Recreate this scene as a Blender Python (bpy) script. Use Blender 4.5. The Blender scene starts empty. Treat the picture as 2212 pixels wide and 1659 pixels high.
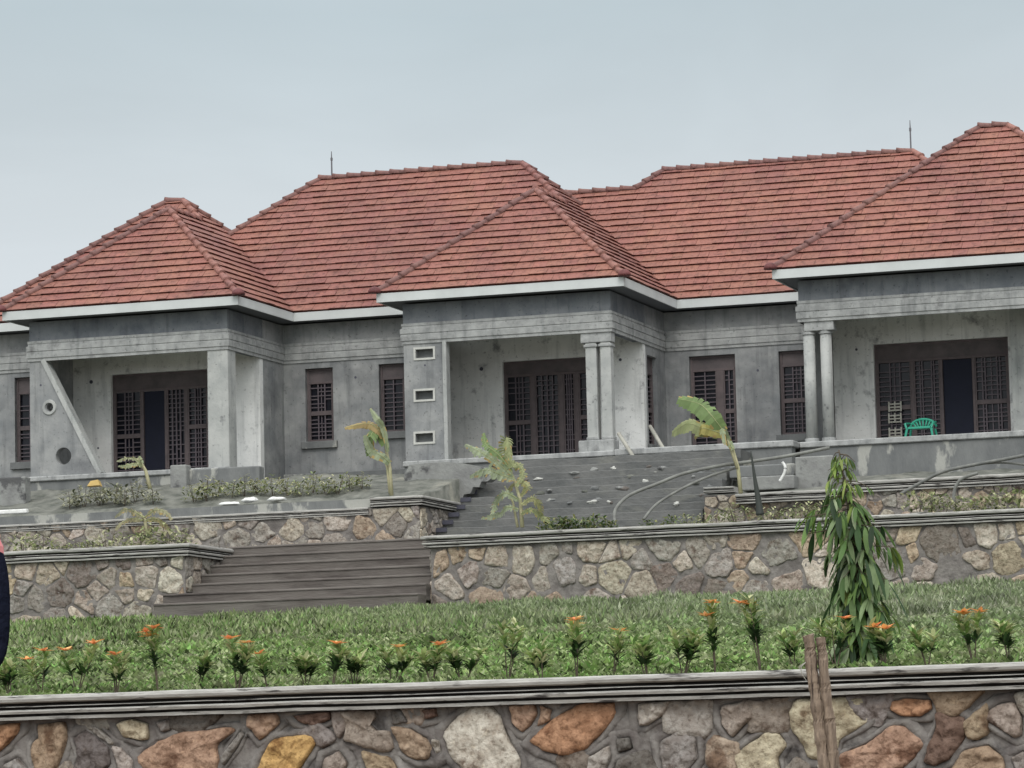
import bpy, bmesh, math, random
import numpy as np
from mathutils import Vector, Matrix
from mathutils.geometry import interpolate_bezier
R = math.radians
S = bpy.context.scene
COL = S.collection
# ------------------------------------------------------------------ camera
PW, PH, FPX, YAW, PIT, ROL = 2212.0, 1659.0, 7886.7, .316, .1085, .0243
cd = Vector((-math.sin(YAW)*math.cos(PIT), math.cos(YAW)*math.cos(PIT), math.sin(PIT)))
_r = Vector((math.cos(YAW), math.sin(YAW), 0)); _u = _r.cross(cd)
cr = _r*math.cos(ROL) - _u*math.sin(ROL); cu = _u*math.cos(ROL) + _r*math.sin(ROL)
cam = bpy.data.objects.new('camera', bpy.data.cameras.new('camera')); COL.objects.link(cam)
cam.matrix_world = Matrix(((cr.x, cu.x, -cd.x, 0), (cr.y, cu.y, -cd.y, 0), (cr.z, cu.z, -cd.z, 0), (0, 0, 0, 1)))
cam.data.sensor_width = 36; cam.data.lens = FPX/PW*36; cam.data.clip_start = .5; cam.data.clip_end = 3000
S.camera = cam
def at(px, py, Y):
    """point of the plane at depth Y (metres from the viewpoint, parallel to the facade) seen at a pixel of the photo"""
    v = cd + cr*((px-PW/2)/FPX) - cu*((py-PH/2)/FPX)
    return v*(Y/v.y)
# ------------------------------------------------------------------ world, sun, exposure
SUN_EL, SUN_AZ = R(44), R(163)          # azimuth measured like the sky's rotation
w = bpy.data.worlds.new('World'); S.world = w; w.use_nodes = True
nt = w.node_tree; nt.nodes.clear()
def N(t, typ, **k):
    n = t.nodes.new(typ)
    for a, b in k.items():
        if a.startswith('i_'): n.inputs[a[2:].replace('_', ' ')].default_value = b
        else: setattr(n, a, b)
    return n
out = N(nt, 'ShaderNodeOutputWorld'); bg = N(nt, 'ShaderNodeBackground'); bg.inputs[1].default_value = .1
sky = N(nt, 'ShaderNodeTexSky'); sky.sky_type = 'NISHITA'; sky.sun_disc = False
sky.sun_elevation = SUN_EL; sky.sun_rotation = SUN_AZ; sky.dust_density = 4; sky.air_density = 1.5
tc = N(nt, 'ShaderNodeTexCoord'); sx = N(nt, 'ShaderNodeSeparateXYZ'); nt.links.new(tc.outputs['Generated'], sx.inputs[0])
ramp = N(nt, 'ShaderNodeValToRGB'); cr_ = ramp.color_ramp
stops = [(0, (6.8, 7.1, 7.3)), (.12, (7.1, 7.6, 8.05)), (.165, (6.8, 7.4, 7.8)), (.215, (5.3, 6.15, 6.6)), (.4, (7.6, 8.0, 8.3)), (1.0, (18.5, 18.8, 19))]
MX = 19.0
while len(cr_.elements) < len(stops): cr_.elements.new(.5)
for e, (p, c) in zip(cr_.elements, stops): e.position = p; e.color = (c[0]/MX, c[1]/MX, c[2]/MX, 1)
nz = N(nt, 'ShaderNodeTexNoise', i_Scale=3.0, i_Detail=4.0); nt.links.new(tc.outputs['Generated'], nz.inputs['Vector'])
ad = N(nt, 'ShaderNodeMath', operation='MULTIPLY_ADD'); nt.links.new(nz.outputs['Fac'], ad.inputs[0]); ad.inputs[1].default_value = .03; nt.links.new(sx.outputs['Z'], ad.inputs[2])
sb = N(nt, 'ShaderNodeMath', operation='SUBTRACT'); nt.links.new(ad.outputs[0], sb.inputs[0]); sb.inputs[1].default_value = .015
nt.links.new(sb.outputs[0], ramp.inputs[0])
sc = N(nt, 'ShaderNodeVectorMath', operation='SCALE'); nt.links.new(ramp.outputs[0], sc.inputs[0]); sc.inputs['Scale'].default_value = MX
mx = N(nt, 'ShaderNodeMix', data_type='RGBA'); mx.inputs[0].default_value = .93
nt.links.new(sky.outputs[0], mx.inputs[6]); nt.links.new(sc.outputs[0], mx.inputs[7])
gl = N(nt, 'ShaderNodeMapRange'); gl.inputs[1].default_value = .2; gl.inputs[2].default_value = -1.0; gl.inputs[3].default_value = 1.0; gl.inputs[4].default_value = 1.9   # cloud cover brighter on the sun's side, behind the viewer
nt.links.new(sx.outputs['Y'], gl.inputs[0]); s2_ = N(nt, 'ShaderNodeVectorMath', operation='SCALE'); nt.links.new(mx.outputs[2], s2_.inputs[0]); nt.links.new(gl.outputs[0], s2_.inputs['Scale'])
mpc = N(nt, 'ShaderNodeMapping'); mpc.inputs['Scale'].default_value = (1, 1, 2.6); nt.links.new(tc.outputs['Generated'], mpc.inputs[0])
cl_ = N(nt, 'ShaderNodeTexNoise', i_Scale=7.0, i_Detail=5.0, i_Distortion=.6); nt.links.new(mpc.outputs[0], cl_.inputs['Vector'])
cm_ = N(nt, 'ShaderNodeMapRange'); cm_.inputs[1].default_value = .3; cm_.inputs[2].default_value = .7; cm_.inputs[3].default_value = .94; cm_.inputs[4].default_value = 1.05; nt.links.new(cl_.outputs['Fac'], cm_.inputs[0])
s3_ = N(nt, 'ShaderNodeVectorMath', operation='SCALE'); nt.links.new(s2_.outputs[0], s3_.inputs[0]); nt.links.new(cm_.outputs[0], s3_.inputs['Scale'])
nt.links.new(s3_.outputs[0], bg.inputs[0]); nt.links.new(bg.outputs[0], out.inputs[0])
sl = bpy.data.lights.new('sun', 'SUN'); sl.energy = 1.15; sl.angle = R(28); sl.color = (1, .97, .93)
so = bpy.data.objects.new('sun', sl); COL.objects.link(so)
sd = Vector((math.sin(SUN_AZ)*math.cos(SUN_EL), math.cos(SUN_AZ)*math.cos(SUN_EL), math.sin(SUN_EL)))
so.rotation_euler = sd.to_track_quat('Z', 'Y').to_euler()
S.view_settings.view_transform = 'Standard'; S.view_settings.look = 'None'; S.view_settings.exposure = 0; S.view_settings.gamma = 1
S.render.engine = 'CYCLES'
S.cycles.max_bounces = 5; S.cycles.diffuse_bounces = 3
# ------------------------------------------------------------------ helpers
rng = random.Random(7)
def tag(o, label=None, cat=None, group=None, kind=None):
    if label: o['label'] = label
    if cat: o['category'] = cat
    if group: o['group'] = group
    if kind: o['kind'] = kind
    return o
def empty(name, loc=(0, 0, 0), rz=0):
    o = bpy.data.objects.new(name, None); COL.objects.link(o); o.location = loc; o.rotation_euler = (0, 0, rz); o.empty_display_size = .2
    return o
def mesh_obj(name, V, F, mat, parent=None, smooth=False, colors=None, uv=None):
    me = bpy.data.meshes.new(name); me.from_pydata([tuple(v) for v in V], [], F)
    if mat: me.materials.append(mat)
    if colors is not None:           # one colour per face
        ca = me.color_attributes.new('Col', 'FLOAT_COLOR', 'CORNER')
        buf = []
        for p, c in zip(me.polygons, colors): buf += [c[0], c[1], c[2], 1.0]*p.loop_total
        ca.data.foreach_set('color', buf)
    if smooth: me.polygons.foreach_set('use_smooth', [True]*len(me.polygons))
    me.update()
    o = bpy.data.objects.new(name, me); COL.objects.link(o)
    if parent: o.parent = parent
    return o
class MB:
    def __init__(s): s.V = []; s.F = []; s.C = []
    def add(s, V, F, c=(1, 1, 1)):
        b = len(s.V); s.V += [tuple(v) for v in V]; s.F += [tuple(i+b for i in f) for f in F]
        s.C += [c]*len(F)
    def box(s, a, b, c=(1, 1, 1)):
        x0, y0, z0 = a; x1, y1, z1 = b
        V = [(x0, y0, z0), (x1, y0, z0), (x1, y1, z0), (x0, y1, z0), (x0, y0, z1), (x1, y0, z1), (x1, y1, z1), (x0, y1, z1)]
        s.add(V, [(0, 3, 2, 1), (4, 5, 6, 7), (0, 1, 5, 4), (1, 2, 6, 5), (2, 3, 7, 6), (3, 0, 4, 7)], c)
    def tube(s, pts, r, n=8, c=(1, 1, 1), caps=True):
        pts = [Vector(p) for p in pts]; m = len(pts); rs = r if isinstance(r, (list, tuple)) else [r]*m
        V = []; F = []; up = Vector((0, 0, 1))
        for i, p in enumerate(pts):
            t = (pts[min(i+1, m-1)]-pts[max(i-1, 0)]).normalized()
            a = t.cross(up)
            if a.length < .05: a = t.cross(Vector((1, 0, 0)))
            a.normalize(); b = t.cross(a)
            for k in range(n):
                q = 2*math.pi*k/n; V.append(p+a*math.cos(q)*rs[i]+b*math.sin(q)*rs[i])
        for i in range(m-1):
            for k in range(n):
                F.append((i*n+k, i*n+(k+1) % n, (i+1)*n+(k+1) % n, (i+1)*n+k))
        if caps: F.append(tuple(range(n))[::-1]); F.append(tuple((m-1)*n+k for k in range(n)))
        s.add(V, F, c)
    def build(s, name, mat, parent=None, smooth=False, col=False):
        return mesh_obj(name, s.V, s.F, mat, parent, smooth, s.C if col else None)
def bevel(o, wd=.01, seg=1):
    m = o.modifiers.new('bevel', 'BEVEL'); m.width = wd; m.segments = seg; m.limit_method = 'ANGLE'; return o
def slab(name, outer, holes, org, u, n, th, mat, parent=None):
    """outer/holes: 2-D loops (along u, height z) ; front face through org, thickness th behind (direction -n)"""
    bm = bmesh.new(); org = Vector(org); u = Vector(u); n = Vector(n)
    es = []
    for lp in [outer]+holes:
        vs = [bm.verts.new(org+u*a+Vector((0, 0, z))) for a, z in lp]
        es += [bm.edges.new((vs[i], vs[(i+1) % len(vs)])) for i in range(len(vs))]
    bmesh.ops.triangle_fill(bm, use_beauty=True, use_dissolve=False, edges=es, normal=n)
    r = bmesh.ops.extrude_face_region(bm, geom=list(bm.faces))
    bmesh.ops.translate(bm, vec=-n*th, verts=[g for g in r['geom'] if isinstance(g, bmesh.types.BMVert)])
    bmesh.ops.recalc_face_normals(bm, faces=bm.faces)
    me = bpy.data.meshes.new(name); bm.to_mesh(me); bm.free(); me.materials.append(mat)
    o = bpy.data.objects.new(name, me); COL.objects.link(o)
    if parent: o.parent = parent
    return o
def rect(a0, a1, z0, z1): return [(a0, z0), (a1, z0), (a1, z1), (a0, z1)]
def sweep(mb, path, prof, closed_prof=False, c=(1, 1, 1), wob=0):
    """sweep a profile [(outward offset, z)...] along an XY path (outward = right-hand side), mitred"""
    n = len(path); P = [Vector((p[0], p[1])) for p in path]; V = []; F = []; m = len(prof)
    for i in range(n):
        d0 = (P[i]-P[i-1]).normalized() if i else (P[1]-P[0]).normalized()
        d1 = (P[i+1]-P[i]).normalized() if i < n-1 else d0
        n0 = Vector((d0.y, -d0.x)); n1 = Vector((d1.y, -d1.x)); b = n0+n1
        k = 2/b.length_squared if b.length > .1 else 1; b = b*k
        dz = path[i][2] if len(path[i]) > 2 else 0
        for o_, z in prof:
            q = P[i]+b*o_; V.append((q.x, q.y, z+dz))
    for i in range(n-1):
        for j in range(m if closed_prof else m-1):
            j2 = (j+1) % m; F.append((i*m+j, (i+1)*m+j, (i+1)*m+j2, i*m+j2))
    if closed_prof: F.append(tuple(range(m))); F.append(tuple((n-1)*m+j for j in range(m))[::-1])
    mb.add(V, F, c)
def hashn(x, y=0., z=0.):
    from mathutils import noise
    return noise.noise(Vector((x, y, z)))
# ------------------------------------------------------------------ materials
def mat(name, base=(.5, .5, .5), rough=.85, var=None, vscale=3., bump=0., bscale=20., attr=False, spec=.3, detail=6., var2=None, v2scale=.6, v2lo=.45, v2hi=.6, metal=0., stretch=(1, 1, 1), trans=False, streak=None, speck=0):
    m = bpy.data.materials.new(name); m.use_nodes = True; t = m.node_tree; b = t.nodes['Principled BSDF']
    b.inputs['Roughness'].default_value = rough; b.inputs['Specular IOR Level'].default_value = spec; b.inputs['Metallic'].default_value = metal
    g = N(t, 'ShaderNodeNewGeometry'); mp = N(t, 'ShaderNodeMapping'); mp.inputs['Scale'].default_value = stretch
    t.links.new(g.outputs['Position'], mp.inputs[0]); pos = mp.outputs[0]
    def rgb(c):
        n = N(t, 'ShaderNodeRGB'); n.outputs[0].default_value = (*c, 1); return n.outputs[0]
    if attr:
        a = N(t, 'ShaderNodeAttribute', attribute_name='Col'); cur = a.outputs['Color']
    else: cur = rgb(base)
    def mixin(cur, col, scale, lo, hi, mode='MIX', det=detail):
        nz = N(t, 'ShaderNodeTexNoise', i_Scale=scale, i_Detail=det, i_Roughness=.62); t.links.new(pos, nz.inputs['Vector'])
        mr = N(t, 'ShaderNodeMapRange'); mr.inputs[1].default_value = lo; mr.inputs[2].default_value = hi; t.links.new(nz.outputs['Fac'], mr.inputs[0])
        x = N(t, 'ShaderNodeMix', data_type='RGBA', blend_type=mode); t.links.new(mr.outputs[0], x.inputs[0]); t.links.new(cur, x.inputs[6]); t.links.new(rgb(col), x.inputs[7])
        return x.outputs[2]
    md = 'MULTIPLY' if attr else 'MIX'
    if var: cur = mixin(cur, var, vscale, .35, .68, md)
    if var2: cur = mixin(cur, var2, v2scale, v2lo, v2hi, md)
    if streak:
        mp = N(t, 'ShaderNodeMapping'); mp.inputs['Scale'].default_value = (5, 5, .45); t.links.new(g.outputs['Position'], mp.inputs[0]); pos0 = pos; pos = mp.outputs[0]
        cur = mixin(cur, streak, 1.1, .52, .74, 'MULTIPLY'); mp = N(t, 'ShaderNodeMapping'); mp.inputs['Scale'].default_value = (1, 1, 1); t.links.new(g.outputs['Position'], mp.inputs[0]); pos = mp.outputs[0]
        cur = mixin(cur, (.6, .6, .6), 14, .62, .70, 'MULTIPLY', 3.); pos = pos0
    if speck: cur = mixin(cur, (.55, .52, .5), speck, .50, .66, 'MULTIPLY', 8.); cur = mixin(cur, (1.3, 1.28, 1.22), speck*.6, .58, .70, 'MULTIPLY', 8.)
    t.links.new(cur, b.inputs['Base Color'])
    if bump:
        nz = N(t, 'ShaderNodeTexNoise', i_Scale=bscale, i_Detail=5.0); t.links.new(pos, nz.inputs['Vector'])
        bp = N(t, 'ShaderNodeBump'); bp.inputs['Strength'].default_value = bump; bp.inputs['Distance'].default_value = .03
        t.links.new(nz.outputs['Fac'], bp.inputs['Height']); t.links.new(bp.outputs[0], b.inputs['Normal'])
    if trans:
        tr = N(t, 'ShaderNodeBsdfTranslucent'); t.links.new(cur, tr.inputs[0]); ms = N(t, 'ShaderNodeMixShader'); ms.inputs[0].default_value = .3
        t.links.new(b.outputs[0], ms.inputs[1]); t.links.new(tr.outputs[0], ms.inputs[2]); t.links.new(ms.outputs[0], t.nodes['Material Output'].inputs[0])
    return m
M = {}
M['plaster'] = mat('plaster', (.20, .208, .212), .92, (.33, .332, .322), 1.5, .3, 9, var2=(.14, .145, .15), v2scale=.8, v2lo=.48, v2hi=.70, streak=(.62, .63, .64))
M['frieze'] = mat('eave_shade_plaster', (.135, .146, .16), .92, (.205, .215, .225), 1.2, .25, 8, var2=(.095, .105, .12), v2scale=1.5, v2lo=.45, v2hi=.7, streak=(.62, .63, .64))  # wall plaster darkened: the shade of the eaves is put into its colour
M['smooth'] = mat('smooth_plaster', (.42, .425, .405), .9, (.30, .31, .30), 2.2, .25, 12, var2=(.16, .165, .165), v2scale=3.5, v2lo=.60, v2hi=.75, streak=(.62, .63, .64))
M['mould'] = mat('moulding_cement', (.38, .385, .375), .9, (.24, .245, .24), 4, .25, 25, var2=(.15, .15, .15), v2scale=2.2, v2lo=.58, v2hi=.72, streak=(.62, .63, .64))
M['cap'] = mat('wall_cap_cement', (.44, .43, .40), .85, (.27, .26, .24), 4, .4, 30, var2=(.055, .05, .048), v2scale=2.6, v2lo=.56, v2hi=.66, stretch=(1, 1, 9))
M['capshade'] = mat('coping_groove_shade', (.03, .026, .023), .95, (.06, .055, .05), 3, .3, 20, stretch=(1, 1, 4))  # shade of the coping grooves and underside, painted as a near-black colour
M['plinth'] = mat('plinth_cement', (.13, .135, .135), .95, (.19, .195, .19), 1.4, .4, 14, var2=(.34, .34, .31), v2scale=.75, v2lo=.56, v2hi=.60, stretch=(1.5, 1.5, .6))
M['mound'] = mat('rough_plaster', (.27, .275, .26), .95, (.18, .18, .176), 2.5, .5, 14, var2=(.09, .09, .09), v2scale=1.5, v2lo=.57, v2hi=.63)
M['fascia'] = mat('fascia_paint', (.54, .56, .55), .6, (.47, .49, .48), 1.5, .05, 20, var2=(.35, .33, .3), v2scale=1.1, v2lo=.70, v2hi=.78)
M['porchwall'] = mat('porch_wall_plaster', (.74, .74, .715), .9, (.60, .60, .58), 1.6, .3, 12, var2=(.30, .30, .30), v2scale=3.0, v2lo=.58, v2hi=.72, streak=(.62, .63, .64))
M['ceil'] = mat('porch_ceiling_plaster', (.45, .45, .44), .9, (.38, .38, .37), 2)
M['soffit'] = mat('soffit', (.14, .145, .155), .9)
M['tile'] = mat('roof_tile', attr=True, rough=.62, var=(.86, .84, .88), vscale=2.5, bump=.35, bscale=60, speck=9, var2=(.80, .78, .86), v2scale=.35, v2lo=.42, v2hi=.62, spec=.35)
M['tilebase'] = mat('tile_underlay', (.07, .022, .02), .9)
M['frame'] = mat('window_frame_paint', (.12, .095, .095), .7, (.085, .07, .072), 6, .1, 40)
M['panel'] = mat('transom_panel', (.12, .10, .10), .85, (.08, .07, .072), 3, .2, 30)
M['bars'] = mat('grille_bars', (.12, .10, .11), .7, (.085, .07, .08), 8)
M['pane'] = mat('dark_glass', (.004, .005, .009), .25, (.008, .008, .014), 1.5, spec=.25)
M['navy'] = mat('doorway_dark', (.007, .009, .022), .7, (.005, .007, .017), 4)  # flat colour for the darkness inside the open doorways
M['lead'] = mat('dark_frame', (.07, .07, .09), .6)
M['stone'] = mat('stone', attr=True, rough=.88, var=(.60, .55, .52), vscale=8, bump=1., bscale=18, var2=(.45, .38, .35), v2scale=3.2, v2lo=.57, v2hi=.66, spec=.25, speck=22)
M['mortar'] = mat('mortar', (.115, .10, .093), .95, (.25, .235, .215), 4, .9, 14, var2=(.055, .05, .048), v2scale=2.5, v2lo=.55, v2hi=.68)
M['mortar2'] = mat('mortar_pale', (.125, .112, .104), .95, (.26, .24, .22), 4, .8, 14, var2=(.07, .06, .06), v2scale=2.0, v2lo=.56, v2hi=.7)
M['step'] = mat('step_cement', (.115, .10, .09), .95, (.16, .145, .13), 2.2, .4, 14, var2=(.065, .055, .05), v2scale=1.3, v2lo=.5, v2hi=.7, stretch=(.5, 1, 3))
M['step2'] = mat('step_cement_dark', (.105, .108, .106), .95, (.165, .165, .158), 1.3, .6, 10, var2=(.17, .17, .155), v2scale=1.6, v2lo=.56, v2hi=.70, stretch=(.8, 1, 1.3))
M['soil'] = mat('bank_soil', (.075, .08, .068), .97, (.20, .20, .175), 2.6, 1., 9, var2=(.22, .215, .18), v2scale=.8, v2lo=.60, v2hi=.68)
M['lawnsoil'] = mat('lawn_soil', (.035, .06, .022), .97, (.05, .085, .03), 2, .6, 8)
M['ground'] = mat('ground', (.16, .12, .09), .97, (.2, .16, .12), .5, .5, 4)
M['leaf'] = mat('leaf', attr=True, rough=.6, var=(.75, .8, .7), vscale=6, spec=.3, trans=True)
M['grass'] = mat('grass_blades', attr=True, rough=.7, var=(.72, .82, .66), vscale=.9, var2=(.9, .84, .95), v2scale=.12, v2lo=.4, v2hi=.6, spec=.2, trans=True)
M['bark'] = mat('bark', (.07, .055, .04), .9, (.11, .09, .065), 12, .4, 30)
M['palebark'] = mat('banana_stem', (.42, .38, .24), .7, (.30, .30, .17), 8, .2, 30)
M['flower'] = mat('flower_petals', attr=True, rough=.6, trans=True)
M['wood'] = mat('split_wood', (.16, .12, .09), .9, (.30, .23, .17), 10, .8, 30, var2=(.05, .035, .028), v2scale=6, v2lo=.55, v2hi=.65, stretch=(3, 3, .35))
M['pole'] = mat('pale_wood_pole', (.40, .39, .34), .8, (.3, .29, .25), 8)
M['pipe'] = mat('grey_pipe', (.21, .215, .195), .7, (.13, .13, .12), 5)
M['dpipe'] = mat('dark_hose', (.10, .105, .10), .6, (.2, .2, .18), 4)
M['rod'] = mat('lightning_rod_metal', (.12, .12, .13), .5)
M['green'] = mat('green_plastic', (.035, .30, .20), .4, (.03, .25, .17), 3)
M['white'] = mat('white_plastic', (.80, .80, .78), .5, (.65, .65, .62), 6, .3, 20)
M['yellow'] = mat('yellow_sheet', (.52, .36, .12), .7, (.42, .30, .12), 6)
M['darkleaf'] = mat('dark_spike', (.035, .04, .035), .6)
M['skin'] = mat('skin', (.12, .06, .04), .6)
M['navycloth'] = mat('navy_cloth', (.010, .012, .022), 1., (.016, .018, .03), 6, .6, 30, spec=0.)
M['pinkcloth'] = mat('pink_cloth', (.75, .33, .32), .8, (.55, .15, .17), 14)
M['hair'] = mat('hair', (.01, .01, .01), .7)
M['vent'] = mat('vent_plaster', (.52, .52, .48), .9, (.42, .42, .39), 5, .2, 20)
# ------------------------------------------------------------------ terrain
def grid(name, xs, ys, hf, material, parent=None):
    V = []; F = []; nx = len(xs)
    for y in ys:
        for x in xs: V.append((x, y, hf(x, y)))
    for j in range(len(ys)-1):
        for i in range(nx-1): a = j*nx+i; F.append((a, a+1, a+nx+1, a+nx))
    return mesh_obj(name, V, F, material, parent, True)
def fr(a, b, st):
    n = max(1, int(round((b-a)/st))); return [a+(b-a)*i/n for i in range(n+1)]
YW = 32.0            # face of the front retaining wall
YM = 66.0            # faces of the middle walls
def h_ground(x, y):
    if y < YW+.3: return -1.35+.042*max(y, -30)
    t = min(1, (y-YW)/40)
    return -.1-2*t if y < 400 else -2.1
gx = [-2000, -600, -200, -80]+fr(-50, 20, 5)+[60, 200, 600, 2000]
gy = [-600, -200, -60]+fr(-20, 32, 4)+[36, 50, 80, 120, 250, 600, 2000]
tag(grid('ground', gx, gy, h_ground, M['ground']), kind='structure')
def h_lawn(x, y):
    return .86+(y-YW-.3)*.0725+.05*hashn(x*.35, y*.35)+.02*hashn(x*1.3, y*1.3, 4)
tag(grid('lawn', fr(-60, 15, .6), fr(YW+.3, YM+5, .5), h_lawn, M['lawnsoil']), kind='structure')
XS0, XS1 = -28.41, -23.30        # stairs between the middle walls
XUL = -24.94                     # right end of the upper left wall
def ledge(t):
    n = 6; k = math.floor(t*n); f = t*n-k; return min(1, (k+min(1, f*4.5)*.86+f*.14)/n)
def h_up(x, y):
    n = .09*hashn(x*.9, y*.9, 2)+.05*hashn(x*2.7, y*2.7, 5)+.03*hashn(x*6, y*6, 8)
    if XS0-.2 < x < XS1+.2 and y < 70.15: return 3.0
    if x < XUL: z = 4.70 if y < 70.3 else 5.82+min(1, (y-70.3)/3.4)*.85
    elif x < -19.3: z = 4.72 if y < 69.9 else 4.0 if y < 74.6 else 6.7
    else: z = 4.72 if y < 71.3 else 5.62+min(1, (y-71.3)/4.)*.62
    if y > 79: z = 6.6
    if y > 90: z = 6.6-(y-90)*.12
    if x < -45: z -= (-45-x)*.12
    if x > -6: z += (3.3-z)*min(1, (x+6)/3)
    return z+n
xs = fr(-70, -46, 2)+fr(-45, -38, .5)+fr(-37.6, XS0-.24, .16)+fr(XS0-.16, XUL-.02, .16)+fr(XUL+.02, XS1+.17, .3)+[XS1+.23]+fr(-22.93, -19.33, .16)+fr(-19.28, -11, .16)+fr(-10.5, 15, 1.2)
ys = fr(YM+.35, 70.28, .2)+fr(70.32, 71.28, .16)+fr(71.32, 80, .16)+fr(80.5, 130, 3)
tag(grid('terrace_bank', xs, ys, h_up, M['soil']), kind='structure')
# ------------------------------------------------------------------ rubble stone walls
def clip(poly, a, b, c):         # keep a*x+b*y<=c
    o = []; n = len(poly)
    for i in range(n):
        p, q = poly[i], poly[(i+1) % n]; dp = a*p[0]+b*p[1]-c; dq = a*q[0]+b*q[1]-c
        if dp <= 0: o.append(p)
        if (dp < 0) != (dq < 0) and abs(dp-dq) > 1e-12:
            t = dp/(dp-dq); o.append((p[0]+(q[0]-p[0])*t, p[1]+(q[1]-p[1])*t))
    return o
def area(p): return sum(p[i][0]*p[(i+1) % len(p)][1]-p[(i+1) % len(p)][0]*p[i][1] for i in range(len(p)))/2
def voronoi_stones(x0, x1, z0, z1, sz, rg, avoid=()):
    pts = []; tries = 0
    while tries < 9000:
        tries += 1; r = sz*rg.choice([.28, .38, .5, .5, .62]); x = rg.uniform(x0, x1); z = rg.uniform(z0, z1)
        if any((x-a)**2+(z-b)**2 < ((r+q)*.86)**2 for a, b, q in pts): continue
        if any((x-a)**2+(z-b)**2 < (q+r*.55)**2 for a, b, q in avoid): continue
        pts.append((x, z, r))
    allp = pts+list(avoid); out = []
    for i, (x, z, r) in enumerate(pts):
        poly = [(x-r*2.2, z-r*2.2), (x+r*2.2, z-r*2.2), (x+r*2.2, z+r*2.2), (x-r*2.2, z+r*2.2)]
        poly = clip(poly, 1, 0, x1); poly = clip(poly, -1, 0, -x0); poly = clip(poly, 0, 1, z1); poly = clip(poly, 0, -1, -z0)
        for a, b, q in allp:
            d2 = (a-x)**2+(b-z)**2
            if d2 < 1e-9 or d2 > (sz*3)**2: continue
            k = (d2+r*r-q*q)/(2*math.sqrt(d2)); dx, dz = (a-x)/math.sqrt(d2), (b-z)/math.sqrt(d2)
            poly = clip(poly, dx, dz, dx*x+dz*z+k)
            if len(poly) < 3: break
        if len(poly) >= 3 and abs(area(poly)) > (sz*.18)**2: out.append(poly)
    return out
def resample(poly, n):
    L = [math.dist(poly[i], poly[(i+1) % len(poly)]) for i in range(len(poly))]; T = sum(L); o = []; i = 0; acc = 0
    for k in range(n):
        d = T*k/n
        while acc+L[i] < d: acc += L[i]; i += 1
        t = (d-acc)/max(L[i], 1e-9); p, q = poly[i], poly[(i+1) % len(poly)]
        o.append((p[0]+(q[0]-p[0])*t, p[1]+(q[1]-p[1])*t))
    return o
PAL = {'p1': (.50, .445, .36), 'p2': (.42, .385, .33), 'p3': (.47, .39, .28), 'p4': (.33, .31, .28), 'p5': (.58, .53, .45), 'p6': (.42, .33, .25), 'p7': (.24, .205, .18), 'grey': (.27, .25, .235), 'pale': (.42, .38, .34), 'pink': (.34, .28, .24), 'mauve': (.25, .21, .195), 'tan': (.38, .285, .19), 'orange': (.44, .245, .13), 'brown': (.17, .10, .075), 'dark': (.13, .12, .112), 'cream': (.56, .49, .36), 'white': (.58, .54, .46), 'yellow': (.60, .39, .14), 'salmon': (.42, .27, .19)}
def add_stone(mb, poly, frame, depth, color, rg, shrink=.93, n=26, rough=.018, seed=0.):
    """frame: (org,u,n) -> 3-D ; dome of rings"""
    org, u, nn = frame
    for _ in range(1):                               # round the corners
        q = []
        for i in range(len(poly)):
            a, b = poly[i], poly[(i+1) % len(poly)]
            q += [(a[0]*.93+b[0]*.07, a[1]*.93+b[1]*.07), (a[0]*.07+b[0]*.93, a[1]*.07+b[1]*.93)]
        poly = q
    cx = sum(p[0] for p in poly)/len(poly); cz = sum(p[1] for p in poly)/len(poly)
    if shrink < .97:
        qa = rg.uniform(0, 3.14); ka = rg.uniform(.62, .9) if rg.random() < .3 else 1; ca_, sa_ = math.cos(qa), math.sin(qa)
        def sq(p):
            a_, b_ = p[0]-cx, p[1]-cz; u_, v_ = a_*ca_+b_*sa_, (-a_*sa_+b_*ca_)*ka; return (cx+u_*ca_-v_*sa_, cz+u_*sa_+v_*ca_)
        poly = [sq(p) for p in poly]
    P = resample(poly, n); V = []; F = []
    size = math.sqrt(abs(area(poly)))
    tx, tz = rg.uniform(-.25, .25), rg.uniform(-.25, .25)
    rings = [(1.0, -.25), (.985, .40), (.93, .82), (.80, .97), (.6, 1.0), (.4, 1.02), (.2, 1.0)]
    for k, (s, h) in enumerate(rings):
        for (x, z) in P:
            jx = 1+(.15 if shrink < .97 else .09)*hashn(x*6, z*6, seed)+.05*hashn(x*19, z*19, seed)
            X = cx+(x-cx)*s*shrink*jx; Z = cz+(z-cz)*s*shrink*jx
            d = depth*h+(rough*hashn(X*9, Z*9, seed+3)*2+rough*hashn(X*22, Z*22, seed)+(tx*(X-cx)+tz*(Z-cz))*.4*min(1, h))*(h > .3)
            v = org+u*X+nn*d; V.append((v.x, v.y, v.z+Z))
    v = org+u*cx+nn*(depth*1.02); V.append((v.x, v.y, v.z+cz)); c = len(V)-1; m = len(rings)
    for k in range(m-1):
        for i in range(n): F.append((k*n+i, k*n+(i+1) % n, (k+1)*n+(i+1) % n, (k+1)*n+i))
    for i in range(n): F.append(((m-1)*n+i, (m-1)*n+(i+1) % n, c))
    mb.add(V, F, color)
def soft(c, k):
    g = (.30, .27, .235); return tuple(a*(1-k)+b*k for a, b in zip(c, g))
def jit(c, rg, a=.16):
    k = 1+rg.uniform(-a, a); return tuple(max(.01, x*k*(1+rg.uniform(-.025, .025))) for x in c)
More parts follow.
